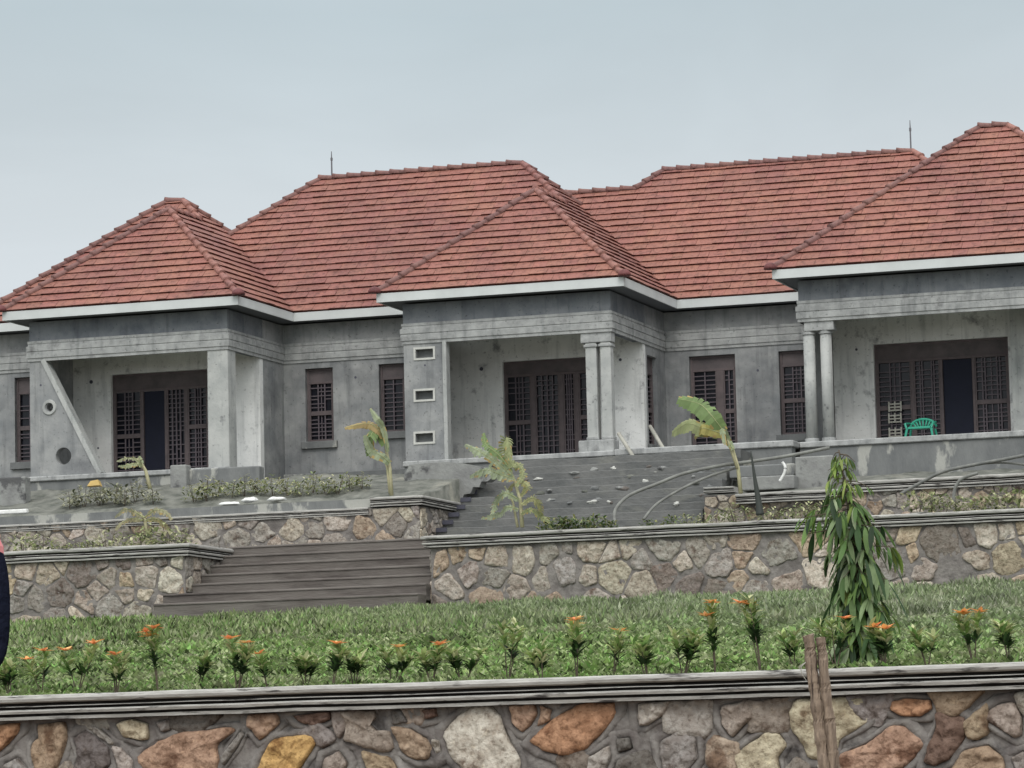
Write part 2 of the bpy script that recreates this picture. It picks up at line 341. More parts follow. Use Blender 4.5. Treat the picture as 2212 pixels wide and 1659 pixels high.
def mortar_sheet(mb, x0, x1, z0, z1, frame, seed, st=.045, amp=.018):
    org, u, nn = frame; nx = max(2, int((x1-x0)/st)); nz = max(2, int((z1-z0)/st)); V = []; F = []
    for j in range(nz+1):
        for i in range(nx+1):
            X = x0+(x1-x0)*i/nx; Z = z0+(z1-z0)*j/nz
            d = amp*hashn(X*5, Z*5, seed)*1.6+amp*hashn(X*13, Z*13, seed+1)
            v = org+u*X+nn*d; V.append((v.x, v.y, v.z+Z))
    for j in range(nz):
        for i in range(nx): a = j*(nx+1)+i; F.append((a, a+1, a+nx+2, a+nx+1))
    mb.add(V, F)
def stone_wall(name, label, segs, sz, palette, seed, mortar='mortar2', thick=.45, explicit=None, depth=.030, soften=.15, group=None, st=.07, drop=.03):
    """segs: list of (x0,y0,x1,y1,z0,z1) runs, outward = right-hand side"""
    root = empty(name, (segs[0][0], segs[0][1], segs[0][4])); tag(root, label, 'stone wall', group)
    ms = MB(); mm = MB(); rg = random.Random(seed)
    for (xa, ya, xb, yb, z0, z1) in segs:
        L = math.dist((xa, ya), (xb, yb)); u = Vector((xb-xa, yb-ya, 0))/L; n = Vector((u.y, -u.x, 0)); org = Vector((xa, ya, 0))
        fr_ = (Vector((xa-root.location.x, ya-root.location.y, 0)), u, n); av = []
        if explicit:
            for poly, cname in explicit:
                if area(poly) < 0: poly = poly[::-1]
                cx = sum(p[0] for p in poly)/len(poly); cz = sum(p[1] for p in poly)/len(poly)
                rr = math.sqrt(abs(area(poly))/math.pi)
                xs_ = [p[0] for p in poly]; wd = max(xs_)-min(xs_)
                if wd > rr*2.6: av += [(cx-wd*.25, cz, rr*.75), (cx+wd*.25, cz, rr*.75)]
                else: av.append((cx, cz, rr))
                add_stone(ms, poly, fr_, depth*1.25, jit(soft(PAL[cname], .12), rg, .05), rg, 1.05, 44, .022, seed)
        for poly in voronoi_stones(0, L, z0, z1, sz, rg, av):
            if rg.random() < drop: continue
            if explicit and any(abs(a-sum(p[0] for p in poly)/len(poly)) < .02 for a, b, c in av): continue
            if area(poly) < 0: poly = poly[::-1]
            ecc = rg.uniform(.90, .969)
            add_stone(ms, poly, fr_, depth*rg.uniform(.6, 1.25), jit(soft(PAL[rg.choice(palette)], soften), rg), rg, ecc, 30, .017, seed+rg.random()*9)
        if explicit:
            org_, u3, n3 = fr_
            for poly, cname in explicit:
                P = resample(poly, 40); cx = sum(p[0] for p in poly)/len(poly); cz = sum(p[1] for p in poly)/len(poly); rr = math.sqrt(abs(area(poly))/math.pi); V = []; F = []
                for kk, (e_, h_) in enumerate(((.0, .0), (.018, .028), (.05, .034), (.085, .022), (.10, -.01))):
                    for (x, z) in P:
                        k_ = 1+(e_+.02*hashn(x*6, z*6, 7)*(kk > 1))/rr; v = org_+u3*(cx+(x-cx)*k_)+n3*(h_+.012*hashn(x*9, z*9, kk*.3)*(kk > 0)); V.append((v.x, v.y, v.z+cz+(z-cz)*k_))
                for kk in range(4):
                    for i in range(40): F.append((kk*40+i, kk*40+(i+1) % 40, (kk+1)*40+(i+1) % 40, (kk+1)*40+i))
                mm.add(V, F)
        mortar_sheet(mm, 0, L, z0, z1, fr_, seed, st)
    # body behind the face
    pts = [(s[0], s[1]) for s in segs]+[(segs[-1][2], segs[-1][3])]
    z0, z1 = min(s[4] for s in segs), max(s[5] for s in segs)
    lx, ly, lz = root.location
    sweep(mm, [(x-lx, y-ly, -lz*0) for x, y in pts], [(-.03, z0), (-.03, z1), (-thick, z1), (-thick, z0)], True)
    mm.V = [(v[0], v[1], v[2]-lz) for v in mm.V]; ms.V = [(v[0], v[1], v[2]-lz) for v in ms.V]
    mm.build('mortar', M[mortar], root, True); ms.build('stones', M['stone'], root, True, True)
    return root
# note: frames above subtract only x and y, z is shifted when the meshes are finished
def fix_frame_z(): pass
CAPPROF = [(-.5, 0), (.07, 0), (.085, .015), (.085, .075), (.06, .09), (.035, .10), (.055, .115), (.055, .155), (.02, .17), (-.5, .17)]
def cap(name_parent, path, ztop, h=.2, over=.10, thick=.5, seed=0, material='cap'):
    """moulded cement coping: rolls and fillets; ztop = top height"""
    k = h
    prof = [(-thick, ztop), (over*.9, ztop), (over*1.05, ztop-.05*k), (over*1.1, ztop-.16*k), (over*1.05, ztop-.27*k), (over*.8, ztop-.32*k), (over*.45, ztop-.33*k), (over*.43, ztop-.43*k), (over*.85, ztop-.44*k), (over*.9, ztop-.48*k),
            (over*.45, ztop-.49*k), (over*.45, ztop-.58*k), (over*.9, ztop-.59*k), (over*.98, ztop-.66*k), (over*.92, ztop-.76*k), (over*.5, ztop-.78*k), (over*.48, ztop-.86*k), (over*.78, ztop-.87*k), (over*.76, ztop-k), (-thick, ztop-k)]
    P = []
    for i in range(len(path)-1):
        a, b = path[i], path[i+1]; n = max(1, int(math.dist(a, b)/.3))
        for j in range(n): t = j/n; P.append((a[0]+(b[0]-a[0])*t, a[1]+(b[1]-a[1])*t, .008*hashn(a[0]+(b[0]-a[0])*t*1., i, seed+3)))
    P.append((*path[-1], 0))
    lx, ly, lz = name_parent.location
    mb = MB(); sweep(mb, [(x-lx, y-ly, dz) for x, y, dz in P], prof, True)
    mb.V = [(v[0], v[1]+.006*hashn(v[0]*4, v[2]*20, 1), v[2]-lz+.004*hashn(v[0]*3, v[2]*30, 5)) for v in mb.V]
    o = mb.build('coping', M[material], name_parent); o.data.materials.append(M['capshade']); m_ = len(prof)
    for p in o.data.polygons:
        if p.loop_total == 4 and (p.index % m_) in (5, 6, 7, 9, 10, 11, 14, 15, 16, 18): p.material_index = 1  # groove and underside faces get the painted shade
    return o
# stones of the front wall, traced with their real outlines
def tr(x0, pts): return [(at(x0+a/3., 1436.7+b/3., YW).x+30.0, at(x0+a/3., 1436.7+b/3., YW).z) for a, b in pts]
EXP = []
for x0, lst in ((0, [
    ('orange', [(-90, 400), (0, 390), (135, 375), (120, 440), (60, 510), (0, 560), (-80, 520)]),
    ('tan', [(245, 385), (430, 375), (440, 470), (420, 550), (370, 690), (230, 720), (215, 520), (260, 470)]),
    ('cream', [(765, 380), (870, 350), (960, 380), (970, 480), (920, 490), (810, 460)]),
    ('salmon', [(940, 560), (1050, 480), (1200, 440), (1330, 430), (1450, 405), (1540, 420), (1400, 520), (1420, 600), (1410, 720), (1200, 780), (1000, 740), (920, 620)]),
    ('salmon', [(1620, 320), (1800, 310), (1815, 380), (1740, 450), (1690, 485), (1650, 440), (1615, 400)]),
    ('yellow', [(1790, 480), (2010, 455), (2050, 510), (2000, 590), (1930, 700), (1800, 760), (1650, 720), (1720, 570)]),
    ('brown', [(1900, 330), (2140, 300), (2150, 350), (2050, 390), (1970, 380)]),
    ('grey', [(1030, 370), (1110, 350), (1110, 420), (1060, 435)]),
    ('pale', [(750, 530), (800, 540), (870, 620), (860, 720), (780, 720)]),
    ('pink', [(2110, 600), (2200, 560), (2260, 640), (2200, 740), (2080, 720)]),
    ('grey', [(1450, 600), (1560, 430), (1590, 450), (1540, 540), (1460, 650)]),
    ('dark', [(480, 470), (570, 420), (700, 520), (720, 640), (640, 720), (480, 700), (520, 580)]),
    ('grey', [(585, 385), (640, 400), (750, 500), (735, 520), (620, 440)]),
    ('grey', [(40, 640), (120, 600), (190, 680), (150, 760), (30, 740)])]),
    (737.3, [
    ('pink', [(10, 300), (220, 290), (235, 340), (190, 380), (240, 430), (320, 420), (350, 520), (280, 570), (150, 530), (20, 490), (50, 400)]),
    ('tan', [(340, 400), (440, 410), (560, 480), (600, 550), (560, 610), (480, 610), (400, 560), (360, 480)]),
    ('white', [(890, 265), (970, 262), (1030, 330), (1080, 450), (1150, 600), (1160, 720), (1000, 780), (830, 730), (720, 580), (665, 440), (720, 370)]),
    ('salmon', [(1100, 262), (1255, 250), (1275, 320), (1230, 390), (1180, 430), (1110, 370)]),
    ('salmon', [(1300, 262), (1370, 290), (1360, 360), (1275, 400), (1300, 320)]),
    ('orange', [(1560, 250), (1770, 250), (1760, 340), (1690, 440), (1590, 540), (1450, 590), (1330, 560), (1240, 490), (1300, 420), (1400, 330)]),
    ('pale', [(1930, 250), (2150, 230), (2110, 310), (1990, 390), (1935, 390)]),
    ('pale', [(1610, 600), (1740, 520), (1750, 600), (1700, 720), (1600, 720)]),
    ('grey', [(2070, 500), (2200, 430), (2300, 480), (2310, 600), (2230, 700), (2090, 680)]),
    ('pale', [(600, 480), (640, 490), (650, 560), (620, 580), (595, 520)]),
    ('tan', [(140, 550), (330, 600), (390, 720), (200, 740)]),
    ('dark', [(340, 300), (400, 290), (440, 370), (340, 385)]),
    ('brown', [(530, 290), (620, 280), (630, 330), (560, 350)]),
    ('dark', [(1790, 480), (1870, 470), (1890, 540), (1800, 570)])]),
    (1474.7, [
    ('pink', [(250, 270), (430, 230), (460, 340), (400, 390), (330, 470), (290, 430), (260, 380)]),
    ('cream', [(340, 590), (450, 500), (540, 445), (630, 450), (675, 520), (620, 600), (640, 720), (380, 720)]),
    ('cream', [(740, 230), (870, 210), (1010, 212), (1150, 220), (1240, 280), (1210, 350), (1110, 430), (1020, 480), (1000, 560), (910, 600), (830, 600), (780, 500), (710, 400), (700, 300)]),
    ('orange', [(1330, 240), (1440, 215), (1600, 230), (1610, 280), (1550, 330), (1420, 330), (1350, 290)]),
    ('salmon', [(1040, 580), (1200, 510), (1350, 400), (1440, 400), (1550, 520), (1490, 610), (1380, 700), (1200, 760), (1010, 720)]),
    ('brown', [(1640, 310), (1740, 300), (1830, 360), (1830, 470), (1740, 600), (1640, 650), (1570, 620), (1590, 530), (1650, 400)]),
    ('pink', [(1940, 330), (2060, 250), (2150, 240), (2200, 330), (2200, 450), (2150, 470), (2000, 370)]),
    ('tan', [(1820, 560), (1980, 520), (2080, 600), (2090, 720), (1720, 720)]),
    ('grey', [(2130, 600), (2212, 560), (2290, 640), (2200, 740)])])):
    for cn, p in lst: EXP.append((tr(x0, p), cn))
MIX0 = ['grey', 'p2', 'p4', 'dark', 'pink', 'p6', 'pale', 'tan', 'p7']
MIXM = ['p1', 'p2', 'p2', 'p3', 'p4', 'p5', 'p5', 'p7', 'p1', 'p4', 'p4']
MIXU = ['p2', 'p2', 'p4', 'p5', 'p1', 'p4', 'p6']
fw = stone_wall('retaining_wall', 'nearest retaining wall of large brown, cream and orange stones under a striped cement coping', [(-30, YW, 6, YW, -.3, .72)], .5, MIX0, 3, 'mortar', explicit=EXP, depth=.06, st=.05, drop=.05)
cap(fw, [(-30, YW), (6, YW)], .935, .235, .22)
lw = stone_wall('retaining_wall', 'middle stone retaining wall to the left of the brown steps', [(-45, YM, XS0, YM, 3.1, 4.58), (XS0, YM, XS0, 70, 3.1, 4.58)], .60, MIXM, 11)
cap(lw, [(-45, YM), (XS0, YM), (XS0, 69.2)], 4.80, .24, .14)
rw = stone_wall('retaining_wall', 'long middle stone wall right of the brown steps, behind the young tree', [(XS1, 70, XS1, YM, 3.1, 4.5), (XS1, YM, -5, YM, 3.1, 4.5)], .62, MIXM+['p3', 'p6'], 23)
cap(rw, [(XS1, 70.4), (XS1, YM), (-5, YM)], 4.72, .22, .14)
uw = stone_wall('retaining_wall', 'upper stone wall behind the steps, below the left porch and its planting bed', [(-45, 70, XUL, 70, 4.4, 5.64), (XUL, 70, XUL, 72.4, 4.4, 5.64)], .50, MIXU, 31)
X800 = at(803, 1075, 70).x
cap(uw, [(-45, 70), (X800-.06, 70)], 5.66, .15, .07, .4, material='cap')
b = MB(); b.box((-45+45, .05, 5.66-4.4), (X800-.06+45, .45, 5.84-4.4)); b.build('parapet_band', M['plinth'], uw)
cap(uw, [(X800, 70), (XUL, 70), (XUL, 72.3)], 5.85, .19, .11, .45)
vw = stone_wall('retaining_wall', 'upper stone wall at right, below the porch with the green chair', [(-19.25, 71.2, -8, 71.2, 4.4, 5.66)], .36, MIXU+['p3', 'p6'], 41)
XA, XB = at(1588, 1060, 70.9).x, at(1828, 1060, 70.9).x
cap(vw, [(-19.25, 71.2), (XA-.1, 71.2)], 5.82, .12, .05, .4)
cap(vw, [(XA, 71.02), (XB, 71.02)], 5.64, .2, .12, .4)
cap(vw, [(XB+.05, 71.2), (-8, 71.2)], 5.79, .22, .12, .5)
# ------------------------------------------------------------------ steps
st = empty('staircase', (XS0, 65, 3.3)); tag(st, 'wide brown cement steps climbing between the two middle stone walls', 'steps')
nst = 7; rise = (4.85-3.40)/nst
for i in range(nst):
    za = 3.4+rise*(i+1); y0 = 65.3+i*.47; ext = .42 if y0 < YM-.15 else 0
    mb = MB(); mb.box((.03-ext, y0-65, 3.0-3.3 if i == nst-1 else za-rise*1.6-3.3), (XS1-XS0-.03, y0+.47+.05*i/9-65 if i < nst-1 else 4.93, za-3.3)); bevel(mb.build('step', M['step'], st), .018, 2)
    mb = MB(); mb.box((.035-ext, y0-65-.02, za-3.3-.045), (XS1-XS0-.035, y0-65-.002, za-3.3-.012)); bevel(mb.build('nosing', M['step'], st), .006)
def h_st(x, y):
    k = math.floor((y-70.5)/.4); return 4.72 if k < 0 else 4.85+(6.86-4.85)*min(11, k+1)/11
s2 = empty('staircase', (XUL, 69.6, 4.85)); tag(s2, 'broad dark grey cement steps with scattered debris below the central porch', 'steps')
ns = 11
for i in range(ns):
    za = (6.86-4.85)*(i+1)/ns; y0 = .9+i*.4
    mb = MB(); nx_ = 60; wS = -19.32-XUL-.03; yb_s = y0+.45 if i < ns-1 else y0+1.0; V = []
    for k in range(nx_+1):
        x_ = .03+wS*k/nx_; q = .05*hashn(x_*1.3, i*3.1)+.03*hashn(x_*5, i*2.3); qz = .025*hashn(x_*1.1, i*5.)+.012*hashn(x_*7, i)
        V += [(x_, y0-q*.6, za-.5), (x_, y0-q, za+qz-.008), (x_, y0-q+.008, za+qz), (x_, yb_s, za+qz*.5)]
    mb.add(V, [(k*4+j, (k+1)*4+j, (k+1)*4+j+1, k*4+j+1) for k in range(nx_) for j in range(3)]+[(0, 1, 2, 3), (nx_*4+3, nx_*4+2, nx_*4+1, nx_*4)]); mb.build('step', M['step2'], s2)
    mb = MB(); mb.box((.05, y0-.05, za-.07), (.28, y0-.002, za+.02)); mb.build('nosing', M['lead'], s2)
# rough plaster parapet beside those steps
pl = [(892, 1077), (878, 1052), (872, 1030), (884, 1004), (925, 1000), (965, 998), (1000, 1001), (1040, 1008), (1066, 1030), (1052, 1040), (1040, 1040), (1035, 1052), (1022, 1052), (1016, 1066), (1002, 1068), (998, 1080), (985, 1092)]
Ypp = 72.6; pts = [(at(a, b_, Ypp).x, at(a, b_, Ypp).z) for a, b_ in pl]
pp = slab('parapet', [(x-pts[0][0], z-pts[0][1]) for x, z in pts], [], (0, 0, 0), (1, 0, 0), (0, -1, 0), .35, M['mound'])
pp.location = (pts[0][0], Ypp, pts[0][1]); tag(pp, 'rough stepped cement parapet beside the dark steps, below the vented porch wall', 'parapet')
# ------------------------------------------------------------------ the house
ZF, ZB, ZC1, ZE = 7.08, 9.70, 10.12, 10.56      # floor, lintel, cornice top, soffit
YA_, YBf, YCf, YL, YAB, YBC = 74.29, 75.45, 75.96, 76.07, 77.61, 79.71
XA1, XA2, XB1, XB2, XC1, XC2 = -35.71, -30.89, -27.17, -22.38, -18.31, -10.85
house = empty('row_house', (XA1, 75, ZF)); HL = house.location.copy()
tag(house, 'unfinished grey cement row house with red tiled hipped roofs and three porches', 'house')
def hp(o):      # parent to the house keeping world coordinates in the mesh
    o.parent = house; o.location = o.location - HL; return o
NX, NY = Vector((1, 0, 0)), Vector((0, 1, 0))
def wall_x(name, x0, x1, z0, z1, Y, holes=(), th=.22, m='plaster'):
    return hp(slab(name, rect(0, x1-x0, z0, z1), [rect(a-x0, b-x0, c, d) for a, b, c, d in holes], (x0, Y, 0), NX, (0, -1, 0), th, M[m]))
def wall_y(name, y0, y1, z0, z1, X, holes=(), th=.22, m='plaster', face=1):
    return hp(slab(name, rect(0, y1-y0, z0, z1), [rect(a-y0, b-y0, c, d) for a, b, c, d in holes], (X, y0, 0), NY, (face, 0, 0), th, M[m]))
def pxr(x0, x1, y0, y1, Y):     # pixel box -> x0,x1,z0,z1 on the plane Y (averaged so that edges are level)
    a, b_, c, d = at(x0, y0, Y), at(x0, y1, Y), at(x1, y0, Y), at(x1, y1, Y)
    return ((a.x+b_.x)/2, (c.x+d.x)/2, (b_.z+d.z)/2, (a.z+c.z)/2)
def fill_grille(mb, x0, x1, z0, z1, y, bars, verts, rg, broken=.12):
    n = max(2, int((z1-z0)/bars))
    for i in range(1, n):
        zz = z0+(z1-z0)*i/n+rg.uniform(-.006, .006)
        xs_ = [x0]+[x0+(x1-x0)*v for v in verts]+[x1]
        for a, b_ in zip(xs_, xs_[1:]):
            if rg.random() < broken: continue
            mb.box((a, y, zz-.011), (b_, y+.018, zz+.011))
    for v in verts:
        xx = x0+(x1-x0)*v; mb.box((xx-.014, y-.006, z0), (xx+.014, y+.024, z1))
def window(name, r, Y, cols, transom, label=None, rails=(), sill=False, bars=.085, seed=1, axis='x', mull=.06, X=None):
    """opening r=(a0,a1,z0,z1); cols=[(weight, kind, rail fraction or None)]"""
    rg = random.Random(seed); a0, a1, z0, z1 = r
    root = MB(); gs = []; pn = MB(); dr = MB(); tp = MB()
    y = .10; e = .004
    root.box((a0+e, y, z0+e), (a0+.055, y+.07, z1-e)); root.box((a1-.055, y, z0+e), (a1-e, y+.07, z1-e))
    zt = z1-transom
    root.box((a0+.055, y, z1-.05), (a1-.055, y+.07, z1-e)); root.box((a0+.055, y, z0+e), (a1-.055, y+.07, z0+.05))
    if transom > .1:
        tp.box((a0+.055, y+.02, zt), (a1-.055, y+.055, z1-.05)); root.box((a0+.055, y-.004, zt-.055), (a1-.055, y+.066, zt))
        zt -= .055
    else: zt = z1-.05
    tot = sum(c[0] for c in cols); x = a0+.055; wd = a1-a0-.11
    for i, (wt, kind, rail) in enumerate(cols):
        xe = x+wd*wt/tot; xa, xb = x, xe
        if i < len(cols)-1: root.box((xe-mull/2, y-.006, z0+.05), (xe+mull/2, y+.075, zt)); xb = xe-mull/2
        if i: xa = x+mull/2
        pn.box((xa, y+.075, z0+.05), (xb, y+.085, zt))
        if kind == 'door':
            dr.box((xa+.01, y+.045, z0+.055), (xb-.01, y+.07, zt-.01))
        else:
            root.box((xa, y+.002, z0+.05), (xa+.03, y+.06, zt)); root.box((xb-.03, y+.002, z0+.05), (xb, y+.06, zt))
            zs = [z0+.05, zt]; g = MB(); gs.append(g)
            if rail: zr = z0+(zt-z0)*rail; root.box((xa+.03, y-.003, zr-.05), (xb-.03, y+.062, zr+.05)); zs = [z0+.05, zr-.05, None, zr+.05, zt]
            spans = [(zs[0], zs[1])] if len(zs) == 2 else [(zs[0], zs[1]), (zs[3], zs[4])]
            vv = {'g1': (.5,), 'g2': (.36, .68), 'g3': (.25, .5, .75), 'g4': (.2, .3, .7, .8)}[kind]
            if rail: g.box(((xa+xb)/2-.012, y+.038, z0+.06), ((xa+xb)/2+.012, y+.05, zt-.01))
            for s0, s1 in spans: fill_grille(g, xa+.03, xb-.03, s0, s1, y+.02, bars, vv, rg)
        x = xe
    objs = []
    def conv(m): 
        if axis == 'y': m.V = [(X-v[1], v[0], v[2]) for v in m.V]      # wall facing +X
        else: m.V = [(v[0], v[1]+Y, v[2]) for v in m.V]
        m.V = [(v[0]-HL.x, v[1]-HL.y, v[2]-HL.z) for v in m.V]
    for m in [root, pn, dr, tp]+gs: conv(m)
    o = root.build(name, M['frame'], house); bevel(o, .004)
    if label: o['label'] = label
    for g in gs: g.build('grille', M['bars'], o)
    pn.build('pane', M['pane'], o)
    if dr.V: dr.build('doorway_dark_panel', M['navy'], o)  # dark panel standing in for the unlit room behind the open doorway
    if tp.V: tp.build('transom_panel', M['panel'], o)
    if sill:
        s = MB(); s.box((a0-.09, -.09, z0-.17), (a1+.09, .09, z0-.005)); conv(s); bevel(s.build('sill', M['plinth'], o), .01)
    return o
# -- A porch (left)
YAb = 76.15
rA = pxr(240, 449, 803, 1013, YAb); rA = (rA[0], rA[1], ZF+.05, rA[3])
wall_x('porch_back_wall', XA1+.201, XA2-.001, ZF-.4, 10.4, YAb, [rA], .2, 'porchwall')
window('window', rA, YAb, [(1.0, 'g2', .48), (.85, 'door', None), (.75, 'g3', None), (.75, 'g2', .55)], .36, 'wide grilled opening with an open doorway filled by a dark navy panel', seed=5, bars=.10)
# slanting fin wall with two round holes
sl_ = [(at(93, 768, YA_).x, ZB), (at(216, 1020, YA_).x, ZF-.02)]
def circ(px, py, rp, Y, n=28):
    c = at(px, py, Y); rr = rp/104.; return [(c.x+rr*math.cos(2*math.pi*k/n)-XA1, c.z+rr*math.sin(2*math.pi*k/n)) for k in range(n)]
fin = hp(slab('fin_wall', [(0, ZF-.02), (sl_[1][0]-XA1, ZF-.02), (sl_[0][0]-XA1, ZB), (0, ZB)], [circ(108, 880, 9.5, YA_), circ(137, 985, 20, YA_)], (XA1, YA_, 0), NX, (0, -1, 0), .20, M['plaster']))
fin['label'] = 'slanting grey porch wall with two round holes'
c = at(107, 880, YA_); mb = MB(); n = 28
V = []; F = []
for k in range(n):
    q = 2*math.pi*k/n
    for rr, yy in ((.10, -.001), (.105, -.035), (.165, -.035), (.175, -.001)): V.append((c.x+rr*math.cos(q)-HL.x, YA_+yy-HL.y, c.z+rr*math.sin(q)-HL.z))
for k in range(n):
    for j in range(3): F.append((k*4+j, k*4+j+1, ((k+1) % n)*4+j+1, ((k+1) % n)*4+j))
mb.add(V, F); mb.build('hole_ring', M['smooth'], house)
# lit edge of the fin, its light put into a paler strip
mb = MB(); d = Vector((sl_[1][0]-sl_[0][0], 0, sl_[1][1]-sl_[0][1])).normalized(); nn = Vector((d.z, 0, -d.x)); nn = nn if nn.x > 0 else -nn
a = Vector((sl_[0][0], 0, sl_[0][1])); bb = Vector((sl_[1][0], 0, sl_[1][1]))
V = []
for yy in (YA_-.03, YA_+.23):
    for p in (a, bb):
        V += [p-nn*.06+Vector((0, yy, 0)), p+nn*.05+Vector((0, yy, 0))]
V = [v-HL for v in V]; mb.add(V, [(0, 1, 3, 2), (4, 6, 7, 5), (1, 5, 7, 3), (0, 2, 6, 4), (2, 3, 7, 6), (0, 4, 5, 1)]); mb.build('fin_lit_edge', M['smooth'], house)
# corner pillar A
xp = at(449, 880, YA_).x
mb = MB(); mb.box((xp-HL.x, YA_-HL.y, -.05), (XA2-HL.x, YA_+.46-HL.y, ZB-HL.z)); o = mb.build('porch_pillar', M['smooth'], house); bevel(o, .015)
# side wall of A behind its porch (faces right) and left side
wall_y('side_wall', YAb+.2, YAB+.22, ZF-.5, ZE, XA2, (), .2, 'plaster')
wall_y('side_wall', YA_+.203, YAb+.4, ZF-.5, ZE, XA1, (), .2, 'plaster', -1)
# -- left recess
rL = pxr(32, 64, 815, 998, YL); rL = (rL[0], rL[0]+.85, rL[2], rL[3])
wall_x('recess_wall', -45, XA1-.002, ZF-.4, ZE, YL, [rL])
window('window', rL, YL, [(1, 'g2', .5)], .33, None, sill=True, seed=9)
# -- recess between A and B
r1 = pxr(660, 720, 795, 953, YAB); r2 = pxr(819, 880, 785, 932, YAB); r2 = (r2[0], r2[0]+.62, r2[2], r2[3])
wall_x('recess_wall', XA2+.001, XB1-.001, ZF-.4, ZE, YAB, [r1, r2])
window('window', r1, YAB, [(1, 'g2', .49)], .30, None, sill=True, seed=12)
window('window', r2, YAB, [(1, 'g1', None)], .30, None, sill=True, seed=14, bars=.10)
# -- B porch (centre)
YBb = 77.91
rB = pxr(1087, 1292, 775, 1005, YBb); rB = (rB[0], rB[1], ZF+.02, rB[3])
wall_x('porch_back_wall', XB1+.2, XB2-.001, ZF-.1, 10.4, YBb, [rB], .2, 'porchwall')
window('window', rB, YBb, [(.95, 'g2', .48), (1.0, 'g3', None), (.55, 'g3', None), (.7, 'g1', .5)], .30, 'wide grilled double door opening behind the pair of columns', seed=21, mull=.10, bars=.11)
xpan = at(958, 870, YBf).x
vents = []
for py in (764, 854, 946):
    v = pxr(898, 936, py-10, py+9, YBf); vents.append(v)
vp = hp(slab('vent_wall', rect(0, xpan-XB1, ZF-.02, ZB), [rect(a-XB1, b_-XB1, c, d) for a, b_, c, d in vents], (XB1, YBf, 0), NX, (0, -1, 0), .2, M['plaster']))
vp['label'] = 'narrow porch wall with three small rectangular vents'
for v in vents:
    mb = MB(); a0, a1, z0, z1 = v; t = .045
    for bx in (((a0-t, z1), (a1+t, z1+t)), ((a0-t, z0-t), (a1+t, z0)), ((a0-t, z0), (a0, z1)), ((a1, z0), (a1+t, z1))):
        mb.box((bx[0][0]-HL.x, YBf-.022-HL.y, bx[0][1]-HL.z), (bx[1][0]-HL.x, YBf-.001-HL.y, bx[1][1]-HL.z))
    vf = mb.build('vent', M['vent'], house)
    mb = MB(); mb.box((a0+.002-HL.x, YBf+.15-HL.y, z0+.002-HL.z), (a1-.002-HL.x, YBf+.17-HL.y, z1-.002-HL.z)); mb.build('vent_back', M['plinth'], vf)
mb = MB(); mb.box((xpan+.002-HL.x, YBf-.03-HL.y, -.02), (xpan+.095-HL.x, YBf+.22-HL.y, ZB-HL.z)); bevel(mb.build('porch_pillar', M['smooth'], house), .01)
wall_y('side_wall', YBf+.2, YAB, ZF-.4, ZE-.9, XB1, (), .18, 'plaster', -1)
# B columns
ped = MB(); xc0, xc1 = at(1262, 990, YBf).x, XB2
ped.box((xc0-.12-HL.x, YBf-.02-HL.y, -.03), (xc1-HL.x, YBf+.4-HL.y, .24)); bevel(ped.build('pedestal', M['mould'], house), .02)
for a_, b_ in ((1266, 1290), (1298, 1321)):
    mb = MB(); x0, x1 = at(a_, 870, YBf).x, at(b_, 870, YBf).x
    mb.box((x0-HL.x, YBf+.03-HL.y, .24), (x1-HL.x, YBf+.27-HL.y, ZB-.25-HL.z)); o = mb.build('column', M['smooth'], house); bevel(o, .02, 2)
    mb = MB(); mb.box((x0-.03-HL.x, YBf+.0-HL.y, ZB-.35-HL.z), (x1+.03-HL.x, YBf+.3-HL.y, ZB-.29-HL.z)); bevel(mb.build('column_trim', M['mould'], o), .01); mb = MB(); mb.box((x0-.015-HL.x, YBf+.01-HL.y, .242), (x1+.015-HL.x, YBf+.29-HL.y, .31)); bevel(mb.build('column_trim', M['mould'], o), .01)
mb = MB(); mb.box((xc0-.02-HL.x, YBf+.01-HL.y, ZB-.25-HL.z), (XB2-.004-HL.x, YBf+.3-HL.y, ZB-HL.z)); bevel(mb.build('capital_block', M['mould'], house), .01)
rBs = (78.22, 79.0, ZF+.35, 9.45)
wall_y('side_wall', YBb+.22, YBC+.22, ZF-.5, ZE, XB2, [rBs])
window('window', rBs, 0, [(1, 'g1', .5)], .35, None, sill=True, seed=33, axis='y', X=XB2)
# -- recess between B and C
rD = pxr(1491, 1591, 767, 995, YBC); rD = (rD[0], rD[1], ZF+.02, rD[3]); rW = pxr(1684, 1738, 757, 938, YBC); rW = (rW[0], rW[0]+.75, rW[2], rW[3])
wall_x('recess_wall', XB2+.001, XC1-.001, ZF-.2, ZE, YBC, [rD, rW])
window('window', rD, YBC, [(1.7, 'g1', None), (.9, 'g1', .55)], .30, 'glazed grilled door with a narrow side light', seed=41, mull=.16, bars=.10)
window('window', rW, YBC, [(1, 'g2', .50)], .30, None, sill=True, seed=43)
